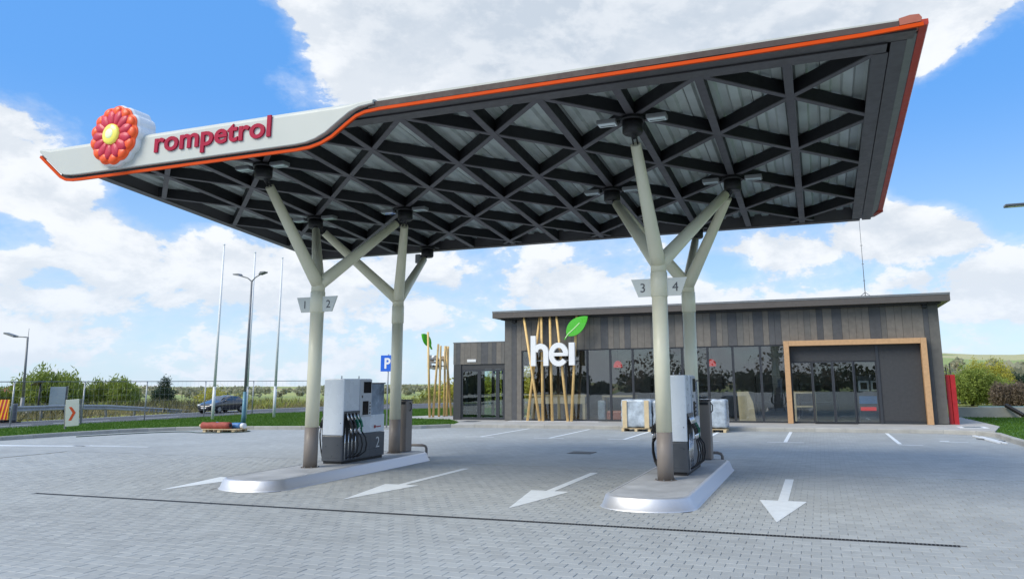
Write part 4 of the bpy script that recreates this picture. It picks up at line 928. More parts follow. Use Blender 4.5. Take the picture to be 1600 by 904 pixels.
mb = MB(); mb.tube([(-15.5, FY - .0, 1.25), (-15.5, FY - .05, 1.25), (-15.36, FY - .05, 1.25)], .012, 8); mb.build('door_handle', M_BLACK, shop)
# main shopfront glazing
WX = [-12.6, -11.55, -10.52, -9.52, -8.48, -7.49, -6.43, -5.37, -4.31, -3.29, -2.2, -1.24]
for a, b in zip(WX, WX[1:]): window(a + .002, b - .002, .14, 3.20, FY + .0)
# portal and automatic doors
PYF = 31.42
SB(-1.26, -1.06, PYF, FY - .035, .135, 3.33, 'portal_post', M_WOOD, .006); SB(3.68, 3.88, PYF, FY - .035, .135, 3.33, 'portal_post', M_WOOD, .006); SB(-1.057, 3.677, PYF + .002, FY - .037, 3.13, 3.33, 'portal_lintel', M_WOOD, .006)
SB(-1.05, 2.10, FY - .02, FY + .1, 2.52, 3.12, 'fascia_panel', M_PANEL); SB(2.10, 2.20, FY - .06, FY + .1, .14, 3.12, 'post', M_ALU); SB(2.2, 3.67, FY - .02, FY + .1, .24, 3.12, 'solid_panel', M_PANEL); SB(2.2, 3.67, FY - .01, FY + .1, .14, .235, 'panel_base', M_ALU)
window(-1.05, -.26, .14, 2.51, FY); window(-.255, .50, .14, 2.51, FY - .05, .05, 'door', M_GLASSL); window(.505, 1.27, .14, 2.51, FY - .05, .05, 'door', M_GLASSL); window(1.275, 2.095, .14, 2.51, FY)
SB(-.26, 1.28, 31.45, FY - .055, .131, .16, 'door_mat', M_BLACK)
# cctv under the eaves
for x in (-12.9, -5.0, 3.95): t_ = MB(); t_.bbox(x - .09, x + .09, 31.56, 31.74, 4.46, 4.585, .03); t_.build('eaves_camera', M_BLACK, shop)
for x in (-8.15, -8.1): pass
# interior things seen through the glass
def simple(nm, label, cat, loc, parts, group=None):
    t = thing(nm, label, cat, loc, group)
    for pn_, m_, fn in parts: mb = MB(); fn(mb); mb.build(pn_, m_, t)
    return t
simple('bench_table', 'pale wood high table inside the shop behind the lettered sign', 'table', (-11, 33.4, .142), [('table_top', M_PLYW, lambda m: m.box(-12.4, -9.75, 32.25, 32.85, 1.15, 1.25)), ('apron', M_PLYW, lambda m: m.box(-12.35, -9.8, 32.28, 32.32, .85, 1.149))] + [('leg', M_PLYW, (lambda x: lambda m: m.box(x, x + .12, 32.3, 32.8, .142, .848))(x)) for x in (-12.35, -11.1, -9.92)])
simple('bench_table', 'second pale wood table inside the shop left of the wrapped pallets', 'table', (-8.4, 33.6, .142), [('table_top', M_PLYW, lambda m: m.box(-9.2, -7.7, 32.9, 33.5, 1.12, 1.2))] + [('leg', M_PLYW, (lambda x: lambda m: m.box(x, x + .1, 32.95, 33.45, .142, 1.118))(x)) for x in (-9.2, -7.8)])
for x, lab in ((-8.5, 'red pendant lamp shade inside the shop left of the right island'), (-4.35, 'red pendant lamp shade inside the shop right of the right island')):
    simple('pendant_lamp', lab, 'lamp', (x, 33.2, 2.5), [('shade', M_REDL, (lambda x: lambda m: m.tube([(x, 33.2, 2.72), (x, 33.2, 2.68), (x, 33.2, 2.56), (x, 33.2, 2.42)], [.04, .12, .19, .20], 18))(x)), ('cord', M_BLACK, (lambda x: lambda m: m.tube([(x, 33.2, 2.7), (x, 33.2, 3.35)], .01, 6))(x))])
simple('plywood_sheet', 'tall tan plywood sheet leaning inside the shop left of the timber portal', 'board', (-2.9, 33.2, .142), [('sheet', M_PLYW, lambda m: m.prism([(-3.2, .142), (-2.55, .142), (-2.62, .9), (-2.8, 1.35), (-3.25, 1.35)], 32.4, 32.44, 'y'))])
simple('crate_shelf', 'pale wooden crate shelf inside the shop left of the sliding doors', 'shelf', (-.6, 33.3, .142), [('side_panel', M_PLYW, lambda m: m.box(-1.05, -.97, 33.1, 33.5, .142, 1.35)), ('side_panel', M_PLYW, lambda m: m.box(-.28, -.2, 33.1, 33.5, .142, 1.35)), ('shelf', M_PLYW, lambda m: m.box(-.968, -.282, 33.1, 33.5, 1.25, 1.34)), ('shelf', M_PLYW, lambda m: m.box(-.968, -.282, 33.1, 33.5, .7, .76))])
simple('oven_cabinet', 'grey cabinet with two small ovens inside the shop right of the doors', 'cabinet', (1.8, 33.2, .142), [('carcass', M_PUMPG, lambda m: m.box(1.42, 2.35, 33.0, 33.6, .142, 1.95)), ('oven_door', M_PUMPL, lambda m: m.box(1.45, 1.84, 32.96, 33.0, 1.35, 1.75)), ('oven_door', M_PUMPL, lambda m: m.box(1.92, 2.3, 32.96, 33.0, 1.35, 1.75)), ('oven_glass', M_SCREEN, lambda m: m.box(1.53, 1.77, 32.94, 32.96, 1.42, 1.68)), ('oven_glass', M_SCREEN, lambda m: m.box(1.99, 2.23, 32.94, 32.96, 1.42, 1.68)), ('drawer_front', M_BLUE, lambda m: m.box(1.45, 2.1, 32.96, 33.0, .85, 1.15)), ('red_box', M_REDL, lambda m: m.box(1.48, 2.05, 32.95, 32.999, .58, .72))])
for k, x in enumerate((-6.8, -5.0, -2.0, -.1, 2.9)):
    simple('shelf_unit', ['dark shelf unit deep inside the shop behind the left red lamp', 'dark shelf unit deep inside the shop behind the wrapped pallets', 'dark shelf unit deep inside the shop behind the plywood sheet', 'dark shelf unit deep inside the shop behind the sliding doors', 'dark shelf unit deep inside the shop behind the solid panel'][k], 'shelf', (x, 36, .142),
           [('side_panel', M_SHELF, (lambda x: lambda m: m.box(x - .8, x - .75, 35.7, 36.2, .142, 2.0))(x)), ('side_panel', M_SHELF, (lambda x: lambda m: m.box(x + .75, x + .8, 35.7, 36.2, .142, 2.0))(x))] + [('shelf', M_GALVD, (lambda x, z: lambda m: m.box(x - .748, x + .748, 35.72, 36.18, z, z + .04))(x, z)) for z in (.4, .8, 1.2, 1.6, 1.95)])
simple('plastic_bundle', 'crumpled white and pink plastic bundle inside the shop left of the pallets', 'bundle', (-8.6, 32.7, .142), [('bundle', M_FILM, lambda m: m.bbox(-9.3, -8.95, 32.5, 32.8, .142, 1.0, .08)), ('pink_wrap', M_PINK, lambda m: m.bbox(-8.9, -8.1, 32.5, 32.8, .142, .55, .08))])

# ------------------------------------------------------------------ sign with timber poles
def hei(name, label, org, rot, poles, leaf_c, sc=1.0):
    """letters face -Y at y=0 plane of local frame; poles: (xb, xt, yb, yt, ztop)"""
    t = thing(name, label, 'sign', (0, 0, 0))
    for (xb, xt, y, zt) in poles: mb = MB(); mb.tube([(xb, y, .0), (xt, y, zt)], [.062, .052], 14); mb.build('pole', M_BAMB, t)
    d0, d1 = -.34, -.20; b0 = 2.36
    def scl(mb): mb.v = [(v[0] * sc, v[1], b0 + (v[2] - b0) * sc) for v in mb.v]
    mb = MB(); mb.box(-1.01, -.78, d0, d1, b0, b0 + 1.31); mb.stroke([(-.80, b0 + .62), (-.76, b0 + .74), (-.68, b0 + .82), (-.55, b0 + .855), (-.43, b0 + .82), (-.34, b0 + .73), (-.31, b0 + .60), (-.305, b0)], .23, d0 + .001, d1 - .001, 'y'); scl(mb); mb.build('letter_h', M_WHITE, t)
    mb = MB(); mb.stroke(arc(.275, b0 + .48, .335, 0, 322, 26, .40), .22, d0, d1, 'y'); mb.box(-.05, .70, d0 + .002, d1 - .002, b0 + .41, b0 + .56); scl(mb); mb.build('letter_e', M_WHITE, t)
    mb = MB(); mb.box(.75, 1.01, d0, d1, b0 + .01, b0 + .98); scl(mb); mb.build('letter_i', M_WHITE, t)
    lx, lz = leaf_c; A = Vector((lx - .46 * sc, 0, lz - .36 * sc)); B_ = Vector((lx + .50 * sc, 0, lz + .44 * sc)); ax = B_ - A; nn = Vector((-ax.z, 0, ax.x)).normalized(); L = []; R2 = []
    for k in range(15):
        f = k / 14; wv = .37 * sc * math.sin(math.pi * f ** .85) ** .8; c = A + ax * f; L.append(c + nn * wv * .95); R2.append(c - nn * wv * .8)
    out = [(p.x, p.z) for p in L] + [(p.x, p.z) for p in reversed(R2[1:-1])]
    mb = MB(); mb.prism(out, -.36, -.26, 'y'); lf = mb.build('leaf_emblem', M_LEAF, t)
    mb = MB(); mb.stroke([(A.x - .06, A.z - .1), (A.x + .08, A.z + .08), (A.x + ax.x * .35, A.z + ax.z * .36), (A.x + ax.x * .62, A.z + ax.z * .66)], .035, -.375, -.362, 'y'); mb.build('leaf_vein', M_LEAFE, lf)
    mb = MB(); mb.stroke([(A.x - .1, A.z - .17), (A.x + .03, A.z + .02)], .05, -.35, -.27, 'y'); mb.build('leaf_stalk', M_LEAF, lf)
    for z in (b0 + .2, b0 + .62):
        mb = MB(); mb.box(-.95 * sc, .98 * sc, -.19, -.15, b0 + (z - b0) * sc, b0 + (z - b0) * sc + .05); mb.build('mounting_rail', M_GALVD, t)
    t.location = org; t.rotation_euler.z = rot; return t
# front sign, world x centre -10.86
C0 = -10.86
PO = [(-11.60, -12.32, .0, 4.52), (-12.21, -11.61, .13, 4.52), (-11.44, -11.48, .0, 4.52), (-11.01, -11.08, .0, 4.52), (-10.30, -10.77, .0, 4.52), (-10.14, -9.83, .0, 4.52)]
s1 = hei('timber_pole_sign', 'white three letter sign with green leaf on crossed timber poles in front of the shop', (C0, 31.36, .137), 0, [(a - C0, b - C0, y, z) for a, b, y, z in PO], (1.13, 4.0))
s2 = hei('timber_pole_sign', 'letter sign with leaf on timber poles left of the shop, seen from behind', (-18.2, 34.75, .13), R_(-100), [(.87, 1.13, .0, 4.2), (.73, .4, .1, 3.62), (.13, .07, .0, 3.55), (-.24, -.24, .05, 3.55), (-.53, -.56, .0, 3.55), (-.9, -.38, 0, 3.55)], (.85, 3.8), .72)

# ------------------------------------------------------------------ wrapped pallets
def wpallet(label, x0, x1, y0, y1, h, boards=True, seed=0):
    t = thing('wrapped_pallet', label, 'pallet', ((x0 + x1) / 2, (y0 + y1) / 2, 0), 'film wrapped pallets before the shop')
    bm = bmesh.new(); bmesh.ops.create_cube(bm, size=1); bmesh.ops.subdivide_edges(bm, edges=bm.edges[:], cuts=14, use_grid_fill=True); r = random.Random(seed)
    from mathutils import noise as mn
    for v in bm.verts:
        c = v.co.copy(); p = Vector((x0 + (c.x + .5) * (x1 - x0), y0 + (c.y + .5) * (y1 - y0), .16 + (c.z + .5) * (h - .16)))
        nz = mn.noise(Vector((p.x * 5, p.y * 5, p.z * 9 + seed))) * .03 + mn.noise(Vector((p.x * 6, p.y * 6, p.z * 26 + seed))) * .012
        e = sum(abs(k) > .49 for k in c); sh = .03 * (e - 1) if e > 1 else 0
        d = Vector((c.x, c.y, c.z)).normalized(); v.co = p + d * (nz - sh)
    m2 = bpy.data.meshes.new('film_wrap'); o_ = wloc(t); [setattr(v, 'co', v.co - o_) for v in bm.verts]; bm.to_mesh(m2); bm.free(); m2.materials.append(M_FILM); [setattr(p, 'use_smooth', True) for p in m2.polygons]
    o = bpy.data.objects.new('film_wrap', m2); COL.objects.link(o); o.parent = t
    for k in range(3):
        xx = x0 + (x1 - x0) * (k + .0) / 2.0 * .88; mb = MB(); mb.box(xx, xx + .1, y0, y1, .002, .09); mb.build('pallet_block', M_PLYW, t)
    for k in range(5): yy = y0 + (y1 - y0) * k / 5; mb = MB(); mb.box(x0, x1, yy + .02, yy + .13, .091, .115); mb.build('pallet_slat', M_PLYW, t)
    if boards:
        for xx in (x0 + .06, x1 - .24): mb = MB(); mb.box(xx, xx + .17, y0 - .045, y0 - .015, .13, h - .03); mb.build('edge_board', M_PLYW, t)
wpallet('film wrapped pallet with two upright wooden boards left of the right island', -6.98, -5.86, 27.55, 28.45, 1.14, True, 1)
wpallet('film wrapped pallet half hidden behind the front right column', -5.82, -4.9, 27.65, 28.5, 1.12, False, 2)
wpallet('film wrapped pallet standing right of the right pump', -4.25, -3.18, 27.6, 28.5, 1.14, False, 3)
# pallet with rolls at left kerb
t = thing('roll_pallet', 'low wooden pallet on the pavement by the left lawn kerb carrying rolls', 'pallet', (-21.9, 24.0, 0))
for yy in (23.72, 24.0, 24.28):
    for xx in (-22.65, -21.95, -21.25): mb = MB(); mb.box(xx - .07, xx + .07, yy - .06, yy + .06, .002, .1); mb.build('pallet_block', M_PLYW, t)
for k in range(5): mb = MB(); mb.box(-22.75, -21.1, 23.62 + k * .16, 23.74 + k * .16, .101, .125); mb.build('pallet_slat', M_PLYW, t)
def roll(label, a, b, r, m_, core, cm):
    t = thing('membrane_roll', label, 'roll', ((a[0] + b[0]) / 2, (a[1] + b[1]) / 2, a[2] - r)); A, B_ = Vector(a), Vector(b); pts = [A.lerp(B_, k / 8) + Vector((0, random.uniform(-.01, .01), random.uniform(-.012, .012))) for k in range(9)]
    mb = MB(); mb.tube(pts, [r * random.uniform(.94, 1.05) for _ in pts], 18); mb.build('sheet', m_, t); d = (B_ - A).normalized(); mb = MB(); mb.tube([B_ - d * .05, B_ + d * core], r * (.5 if core < .1 else .9), 14); mb.build('core', cm, t)
    if core < .1: mb = MB(); mb.tube([A + d * .05, A - d * .12], r * .4, 12); mb.build('core_end', M_PLYW, t)
roll('terracotta red membrane roll lying on the pallet by the left kerb', (-22.85, 23.78, .245), (-21.55, 23.82, .25), .13, M_TERRA, .03, M_BLACK)
roll('blue membrane roll with white end lying behind the red roll', (-22.5, 24.12, .24), (-21.25, 24.1, .235), .11, M_BLUE, .16, M_WHITE)

# ------------------------------------------------------------------ poles, lamps, signs
def flagpole(label, x, y, h):
    t = thing('flag_pole', label, 'flag pole', (x, y, .1), 'white flag poles on the left lawn')
    mb = MB(); mb.tube([(x, y, .1), (x, y, 1.7)], .075, 14); mb.build('pole_base', M_WHITE, t); mb = MB(); mb.tube([(x, y, 1.69), (x, y, h * .5), (x, y, h)], [.07, .06, .042], 12); mb.build('shaft', M_WHITE, t)
    mb = MB(); mb.tube([(x, y, h), (x, y, h + .05), (x, y, h + .1)], [.03, .06, .02], 10); mb.build('finial', M_WHITE, t)
    mb = MB(); mb.tube([(x - .09, y, 1.62), (x + .12, y, 1.62)], .02, 8); mb.build('cleat', M_GALV, t); mb = MB(); mb.tube([(x + .06, y - .05, 1.6), (x + .04, y - .04, h - .1)], .006, 5); mb.build('halyard', M_WHITE, t)
flagpole('leftmost white flag pole on the left lawn', -28.65, 30.42, 8.9); flagpole('middle white flag pole standing behind the double lamp post', -27.4, 31.3, 8.55); flagpole('rightmost white flag pole on the left lawn', -26.85, 32.77, 8.45)
t = thing('street_lamp', 'double armed lamp post with blue grey base on the left lawn', 'street lamp', (-23.2, 26.4, .1)); x, y = -23.2, 26.4
mb = MB(); mb.tube([(x, y, .1), (x, y, .5), (x, y, 1.5)], [.11, .085, .075], 14); mb.build('pole_base', M_TEAL, t); mb = MB(); mb.tube([(x, y, 1.49), (x, y, 6.3)], [.06, .04], 12); mb.build('pole', M_GALVD, t)
for sg, dx, dz in ((-1, -.95, 6.58), (1, .72, 6.60)):
    mb = MB(); mb.tube([(x, y, 6.25), (x + dx * .25, y, 6.42), (x + dx * .65, y, dz - .05)], .026, 8); mb.build('arm', M_GALVD, t)
    mb = MB(); mb.prism([(x + dx * .6, dz - .08), (x + dx, dz - .0), (x + dx * 1.02, dz + .05), (x + dx * .72, dz + .05)] if sg > 0 else [(x + dx * .72, dz + .05), (x + dx * 1.02, dz + .05), (x + dx, dz), (x + dx * .6, dz - .08)], y - .13, y + .13, 'y'); mb.build('lamp_head', M_GALVD, t)
t = thing('street_lamp', 'grey single armed lamp post beyond the guard rail at left', 'street lamp', (-41.4, 29.9, 0)); x, y, z = -41.4, 29.9, 0
K = 1.085; mb = MB(); mb.tube([(x, y, z - .1), (x, y, 1.2)], .10, 12); mb.tube([(x, y, 1.19), (x - .15, y, 4.52)], [.07, .05], 10); mb.build('pole', M_GALVD, t)
mb = MB(); mb.tube([(x - .15, y, 4.5), (x - 1.2, y, 4.58)], .03, 8); mb.tube([(x - .12, y, 4.5), (x - .12, y, 5.0)], .012, 6); mb.build('arm', M_GALVD, t); mb = MB(); mb.prism([(x - 1.95, 4.74), (x - 1.1, 4.52), (x - 1.1, 4.62), (x - 1.9, 4.82)], y - .15, y + .15, 'y'); mb.build('lamp_head', M_GALVD, t)
t = thing('street_lamp', 'tall lamp post outside the right edge whose lamp head reaches into view', 'street lamp', (8.6, 27, .1)); 
mb = MB(); mb.tube([(8.6, 27, .1), (8.6, 27, 7.15)], [.09, .05], 12); mb.build('pole', M_GALVD, t); mb = MB(); mb.tube([(8.6, 27, 7.1), (6.6, 27, 7.2)], .03, 8); mb.build('arm', M_GALVD, t); mb = MB(); mb.bbox(5.95, 6.7, 26.85, 27.15, 7.19, 7.27, .02); mb.build('lamp_head', M_PUMPG, t); mb = MB(); mb.box(6.05, 6.5, 26.9, 27.1, 7.18, 7.189); mb.build('lens', M_LAMPG, t)
t = thing('parking_sign', 'blue parking sign with white P on a thin post behind the rear left column', 'sign', (-16.1, 26.3, .1)); x, y = -16.15, 26.3
mb = MB(); mb.tube([(x, y + .02, .1), (x, y + .02, 2.95)], .03, 10); mb.build('post', M_GALV, t); mb = MB(); mb.bbox(x - .32, x + .32, y - .03, y - .01, 2.27, 2.91, .008); pn = mb.build('sign_plate', M_PBLUE, t)
text_mesh('P', 'letter', M_WHITE, pn, height=.42, depth=.004, bold=.03, loc=(x, y - .034, 2.59), face='y-')
# chevron sign
t = thing('chevron_sign', 'ivory panel with orange chevron on a post at the left lawn edge', 'sign', (-28.6, 22.6, .1)); cx_, y = -28.33, 22.55
t2 = Matrix.Translation((cx_, y, .72)) @ Matrix.Rotation(R_(42), 4, 'Z') @ Matrix.Rotation(R_(-4), 4, 'Y')
mb = MB(); mb.bbox(-.235, .235, -.02, .02, -.5, .55, .01, t2); pn = mb.build('sign_panel', M_SIGNI, t)
mb = MB(); pts = [(-.12, .26), (-.02, .26), (.12, .03), (-.03, -.27), (-.13, -.27), (.01, .02)]; mb.add([t2 @ Vector((a, -.024, b)) for a, b in pts], [(0, 1, 2, 5), (5, 2, 3, 4)]); mb.build('chevron', M_CHEV, pn)
mb = MB(); mb.bar(t2 @ Vector((-.27, .03, -.6)), t2 @ Vector((-.27, .03, .3)), .06, .06, up=(0, 1, 0)); mb.build('post', M_GALVD, t); mb = MB(); mb.bar(t2 @ Vector((.27, .03, -.45)), t2 @ Vector((.275, .03, .55)), .04, .04, up=(0, 1, 0)); mb.build('post', M_GALVD, t)
# striped barrier and cable drum at the left edge
t = thing('warning_barrier', 'red and yellow striped warning board at the left picture edge', 'barrier', (-39.1, 27.3, 0)); bx, by = -39.15, 27.3
mb = MB(); mb.box(bx - .6, bx + .42, by, by + .04, .15, 1.15); bo = mb.build('board', M_YSTR, t)
for k in range(4): mb = MB(); o_ = k * .27; mb.add([(bx + q[0], by - .004, q[1]) for q in ((-.6 + o_, .15), (-.45 + o_, .15), (-.22 + o_ if -.22 + o_ < .42 else .42, 1.15), (-.37 + o_ if -.37 + o_ < .42 else .42, 1.15))], [(0, 1, 2, 3)]); mb.build('red_stripe', M_RED, bo)
mb = MB(); mb.box(bx - .4, bx + .3, by - .25, by + .3, 0.0, .14); mb.build('base', M_BLACK, t)
t = thing('rubber_roller', 'dark blue grey drum standing beside the striped board', 'drum', (-38.6, 27.5, 0)); mb = MB(); mb.tube([(-38.6, 27.5, 0), (-38.6, 27.5, .15), (-38.6, 27.5, .85), (-38.6, 27.5, .95)], [.15, .14, .14, .12], 18); mb.build('drum_body', M_PUMPG, t); mb = MB(); mb.box(-38.85, -38.35, 27.2, 27.75, .0, .05); mb.build('drum_foot', M_BLACK, t)
# guard rail beyond the road
t = thing('guard_rail', 'galvanised road guard rail sloping to the ground beyond the road', 'guard rail', (-40, 32, 0))
path = [(-39.9, 20, .75), (-39.9, 27.5, .75), (-39.9, 31.5, .75), (-39.9, 34, .66), (-39.95, 37, .42), (-40.0, 40.5, .12)]
for a, b in zip(path, path[1:]):
    mb = MB(); A = Vector(a); B_ = Vector(b)
    prof = [(0, -.15), (.04, -.11), (.04, -.05), (0, -.01), (0, .01), (.04, .05), (.04, .11), (0, .15)]; vs = []
    for P_ in (A, B_): vs += [(P_.x + dx, P_.y, P_.z - .12 + dz) for dx, dz in prof]
    mb.add(vs, [(k, k + 1, 9 + k, 8 + k) for k in range(7)]); mb.build('rail_beam', M_GALV, t, recalc=False)
for yy, h in ((22, .7), (24, .7), (26, .7), (28, .7), (30, .7), (32, .68), (34, .6), (36, .45)): mb = MB(); mb.box(-40.08, -39.96, yy - .05, yy + .05, -.1, h); mb.build('post', M_GALVD, t)
# mesh fence along the near road side
t = thing('mesh_fence', 'thin temporary mesh fence between the left lawn and the road', 'fence', (-32, 30, 0))
fp = [(-33.6, 22.5), (-33.5, 25.2), (-33.25, 27.6), (-32.9, 30.5), (-32.4, 32.9), (-31.7, 36.0), (-30.6, 38.5)]; fh = 2.02
fp = [(-32.25 - .0 * i, y) for i, (x, y) in enumerate(fp)]; fp = [(-32.3, 19.6), (-32.3, 22.9), (-32.3, 26.2), (-32.2, 29.6), (-31.7, 33.0), (-31.4, 36.4), (-29.6, 39.6)]
for k, (x, y) in enumerate(fp): mb = MB(); mb.tube([(x, y, .0), (x, y, fh)], .032, 8); mb.build('post', M_GALV, t)
for a, b in zip(fp, fp[1:]):
    mb = MB(); mb.tube([(a[0], a[1], fh - .02), (b[0], b[1], fh - .02)], .02, 6); mb.build('top_rail', M_GALVD, t)
    mb = MB(); A = Vector((*a, 0)); B_ = Vector((*b, 0)); L = (B_ - A).length
    for q in range(1, int(L / .25)): p = A.lerp(B_, q * .25 / L); mb.tube([p + Vector((0, 0, .15)), p + Vector((0, 0, fh - .03))], .0028, 3, caps=False)
    for z in (.15, .45, .75, 1.05, 1.35, 1.65): mb.tube([A + Vector((0, 0, z)), B_ + Vector((0, 0, z))], .0028, 3, caps=False)
    o = mb.build('wire_mesh', M_GALV, t, recalc=False); o['kind'] = 'stuff'
# grey board and solar post beyond the rail
t = thing('notice_board', 'large plain grey board standing beyond the guard rail', 'board', (-41.2, 32, 0)); T = Matrix.Translation((-41.45, 32, 1.2)) @ Matrix.Rotation(R_(45), 4, 'Z')
mb = MB(); mb.bbox(-.42, .36, -.04, .04, -.58, .56, .01, T); bo = mb.build('board_face', mat('board_grey_blue', (.36, .42, .46), .5, var=.05), t); mb = MB(); mb.bbox(.365, .44, -.06, .2, -.62, .6, .01, T); mb.box(-.44, .36, -.05, .05, -.66, -.585, T); mb.build('dark_edge', M_PUMPG, t)
for dx in (-.3, .3): mb = MB(); mb.bar(T @ Vector((dx, .08, -1.25)), T @ Vector((dx, .08, .4)), .07, .07, up=(0, 1, 0)); mb.build('post', M_BLKMET, t)
t = thing('solar_post', 'black post with a tilted solar panel left of the grey board', 'post', (-41.9, 31.2, 0)); mb = MB(); mb.tube([(-41.9, 31.2, -.1), (-41.9, 31.2, 1.95)], .05, 10); mb.build('post', M_BLKMET, t); T = Matrix.Translation((-42.05, 31.2, 2.0)) @ Matrix.Rotation(R_(-22), 4, 'Y'); mb = MB(); mb.bbox(-.35, .25, -.25, .25, -.02, .02, .008, T); mb.build('solar_panel', M_SCREEN, t)
mb = MB(); mb.bbox(-42.7, -42.35, 30.9, 31.2, 0, .4, .02); o = mb.build('utility_box', M_SLAB, origin=(-42.5, 31, 0)); tag(o, 'small pale utility box below the guard rail at left', 'box')

# ------------------------------------------------------------------ car
def car(label, loc, rot):
    t = thing('parked_car', label, 'car', (0, 0, 0))
    # sections along length (x forward = +x): (x, half width, z sill, z belt, z roof, half width roof)
    sec = [(-2.12, .60, .42, .72, .74, .55), (-2.02, .80, .25, .88, .92, .70), (-1.75, .86, .20, .98, 1.12, .60), (-1.35, .88, .18, 1.0, 1.38, .56), (-.6, .89, .17, .99, 1.47, .58), (.15, .89, .17, .97, 1.44, .58), (.75, .88, .18, .95, 1.16, .62), (1.15, .88, .18, .93, .96, .70), (1.65, .86, .20, .83, .86, .66), (2.0, .78, .25, .70, .73, .6), (2.15, .60, .35, .58, .60, .5)]
    mb = MB(); vs = []; n = 12
    for x, hw, zs, zb, zr, hr in sec:
        half = [(0, zs), (hw * .9, zs), (hw, zs + .15), (hw, zb - .12), (hw * .96, zb), (hr, zr - (.05 if zr - zb > .1 else 0)), (0, zr)]
        vs += [(x, y, z) for y, z in half] + [(x, -y, z) for y, z in half[-2:0:-1]]
    fs = []
    for i in range(len(sec) - 1):
        for k in range(n): fs.append((i * n + k, i * n + (k + 1) % n, (i + 1) * n + (k + 1) % n, (i + 1) * n + k))
    fs += [tuple(range(n)), tuple((len(sec) - 1) * n + k for k in range(n))[::-1]]
    mb.add(vs, fs, True); b = mb.build('body', M_CAR, t)
    md = b.modifiers.new('sub', 'SUBSURF'); md.levels = 1; md.render_levels = 1
    def quad(pts, nm, m_): mb = MB(); P = [Vector(p) for p in pts]; nrm = (P[1] - P[0]).cross(P[2] - P[0]).normalized() * .012; mb.add(P + [p + nrm for p in P], [(0, 1, 2, 3), (7, 6, 5, 4)] + [(i, (i + 1) % 4, 4 + (i + 1) % 4, 4 + i) for i in range(4)]); return mb.build(nm, m_, t)
    quad([(.98, -.60, 1.0), (.98, .60, 1.0), (.30, .50, 1.37), (.30, -.50, 1.37)], 'windscreen', M_CARGL); quad([(-1.92, .55, 1.0), (-1.92, -.55, 1.0), (-1.42, -.48, 1.3), (-1.42, .48, 1.3)], 'rear_window', M_CARGL)
    for s_ in (-1, 1):
        for a, b_ in (((.62, .98), (.12, 1.36)), ((-.42, .98), (-.42, 1.40)),):
            pass
        for xs in (((.72, 1.0), (.12, 1.36), (-.36, 1.38), (-.36, 1.0)), ((-.42, 1.0), (-.42, 1.38), (-1.12, 1.33), (-1.45, 1.03))):
            P = [(x, s_ * (.80 if z < 1.1 else .655), z) for x, z in xs]; quad(P if s_ < 0 else P[::-1], 'side_window', M_CARGL)
        mb = MB(); mb.bbox(1.72, 2.02, s_ * .45 - .0, s_ * .78, .60, .74, .04); mb.build('headlight', M_HEADL, t)
        mb = MB(); mb.bbox(.62, .82, s_ * .90, s_ * 1.02, .93, 1.05, .03); mb.build('mirror', M_CAR, t)
        for x in (1.35, -1.3):
            mb = MB(); mb.tube([(x, s_ * .70, .32), (x, s_ * .90, .32)], .32, 24); wv = mb.build('wheel', M_TYRE, t); mb = MB(); mb.tube([(x, s_ * .88, .32), (x, s_ * .915, .32)], .2, 16); mb.build('rim', M_RIM, wv)
    mb = MB(); mb.bbox(2.02, 2.15, -.42, .42, .36, .52, .02); mb.build('grille', M_BLACK, t); mb = MB(); mb.box(2.14, 2.165, -.25, .25, .4, .5); mb.build('number_plate', M_WHITE, t)
    t.location = loc; t.rotation_euler.z = rot; t.scale = (.78, .78, .78); return t
car('dark blue hatchback car standing on the road behind the flag poles', (-37.2, 40.3, .0), R_(-88))

# ------------------------------------------------------------------ right-hand side objects
m = MB(); m.box(5.9, 24, 39.4, 39.65, -.3, .52); low = m.build('retaining_wall', M_CONC, origin=(12, 39.5, 0)); tag(low, 'low pale concrete wall beyond the right lawn', 'wall')
t = thing('black_pipe', 'short black ribbed pipe leaning against the low concrete wall', 'pipe', (8.35, 38.7, .1)); mb = MB(); A = Vector((8.35, 38.7, .18)); B_ = Vector((7.80, 39.28, .62)); mb.tube([A.lerp(B_, k / 16) for k in range(17)], [.10 if k % 2 else .085 for k in range(17)], 12); mb.build('pipe', M_BLACK, t)
t = thing('red_panel_stack', 'tall red sheet panels with black posts leaning at the right end of the shop', 'panel stack', (4.62, 32.1, .13))
mb = MB(); mb.box(4.46, 4.60, 31.95, 32.02, .13, 1.95); mb.build('panel', M_RED, t); mb = MB(); mb.box(4.62, 4.78, 31.9, 31.97, .13, 1.95); mb.build('panel', M_RED, t); mb = MB(); mb.box(4.58, 4.64, 32.0, 32.3, .13, 1.93); mb.build('panel', M_RED, t)
for x, z in ((4.52, 2.22), (4.66, 2.38)): mb = MB(); mb.tube([(x, 32.05, .13), (x, 32.05, z)], .018, 8); mb.build('rod', M_BLACK, t)
t = thing('lying_profile', 'white painted timber strips lying on the pavement near the right kerb', 'timber strips', (4.3, 26, 0))
for (x0, y0, x1, y1) in ((4.45, 27.3, 4.62, 24.6), (4.58, 26.9, 4.75, 24.4)): mb = MB(); mb.bar((x0, y0, .008), (x1, y1, .008), .08, .04); mb.build('strip', M_WHITE, t)
mb = MB(); mb.bar((4.35, 26.2, .01), (4.9, 25.3, .01), .05, .03); mb.build('offcut', M_GALVD, t)
t = thing('floor_hatch', 'dark floor hatch in a white frame at the right corner of the shop', 'hatch', (4.7, 30.2, .13)); mb = MB(); mb.box(4.45, 5.35, 29.7, 30.6, .131, .137); mb.build('frame', M_WHITE, t); mb = MB(); mb.box(4.62, 5.18, 29.85, 30.45, .1375, .142); mb.build('cover', M_PUMPG, t)
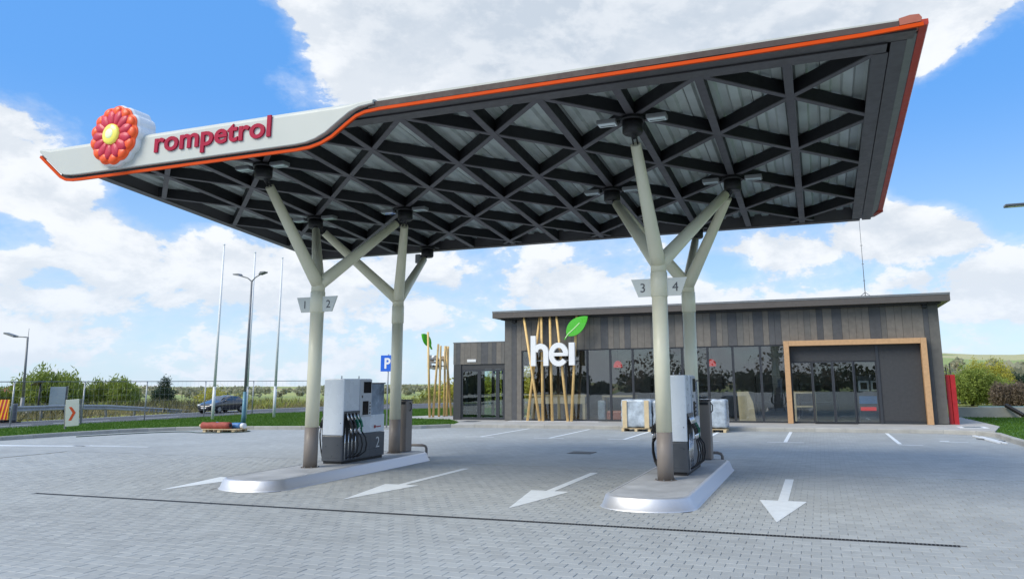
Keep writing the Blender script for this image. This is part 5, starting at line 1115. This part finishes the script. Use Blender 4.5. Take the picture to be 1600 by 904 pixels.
t = thing('entrance_mat', 'dark mat before the glazed annex entrance', 'mat', (-14.6, 30.4, .13)); mb = MB(); mb.box(-14.9, -14.2, 30.2, 31.0, .131, .138); mb.build('mat', M_PUMPG, t)
t = thing('roof_mast', 'thin guyed lightning mast on a tripod on the shop roof', 'mast', (2.05, 34, 4.97)); x, y = 2.05, 34
mb = MB(); mb.tube([(x, y, 4.97), (x, y, 8.5)], [.018, .010], 6); mb.build('rod', M_GALVD, t)
for dx, dy in ((-.5, -.2), (.5, -.2), (0, .5)): mb = MB(); mb.tube([(x, y, 5.4), (x + dx, y + dy, 4.98)], .014, 6); mb.build('tripod_leg', M_GALVD, t)
for dz in (5.9, 6.6, 7.4): mb = MB(); mb.tube([(x - .05, y, dz), (x + .05, y, dz)], .012, 6); mb.build('clamp', M_GALVD, t)
# distant machine and pylon behind the right wall
t = thing('farm_trailer', 'small red machine with pale cab roof at the right picture edge', 'machine', (17.9, 58, 0)); zz = terrain(17.9, 58)
for x in (16.9, 17.9, 18.6): mb = MB(); mb.tube([(x, 57.3, zz + .5), (x, 57.6, zz + .5)], .5, 14); mb.build('wheel', M_TYRE, t)
mb = MB(); mb.bbox(16.2, 19.2, 57.4, 59.2, zz + .7, zz + 1.6, .06); mb.build('hull', M_TILE, t); mb = MB(); mb.bbox(16.4, 17.8, 57.5, 59, zz + 1.6, zz + 2.1, .1); mb.build('cab', M_GALV, t)
t = thing('wooden_post', 'leaning timber utility post at the right picture edge', 'post', (17.0, 60, 0)); mb = MB(); mb.tube([(17.6, 60, -.3), (16.6, 60, 3.3)], [.12, .09], 8); mb.build('post', M_BARK, t); mb = MB(); mb.bar((16.1, 60, 3.2), (17.1, 60, 3.3), .1, .1); mb.build('crossarm', M_BARK, t)
m = MB(); m.box(9.2, 22, 44, 54, -.05, .12); o = m.build('green_tarpaulin', mat('tarpaulin_green', (.10, .17, .15), .6, var=.2), origin=(15, 49, 0)); tag(o, 'flat dull green tarpaulin covered area beyond the low wall', 'tarpaulin')

t = thing('site_hose', 'thin dark green hose lying along the left kerb and round the roll pallet', 'hose', (-22, 23.5, 0))
hp = [(-25.2, 20.3), (-24.9, 21.4), (-24.45, 22.5), (-23.9, 23.2), (-23.3, 23.5), (-22.4, 23.15), (-21.6, 23.3), (-21.0, 23.8), (-21.0, 24.3), (-21.4, 24.55)]
sm = []
for i in range(len(hp) - 1):
    p0, p1, p2, p3 = [Vector((*hp[min(max(k, 0), len(hp) - 1)], .016)) for k in (i - 1, i, i + 1, i + 2)]
    for f in (0, .25, .5, .75): sm.append(.5 * ((2 * p1) + (p2 - p0) * f + (2 * p0 - 5 * p1 + 4 * p2 - p3) * f * f + (3 * p1 - p0 - 3 * p2 + p3) * f ** 3))
mb = MB(); mb.tube(sm, .015, 8); mb.build('hose', mat('hose_green', (.02, .06, .04), .5), t)
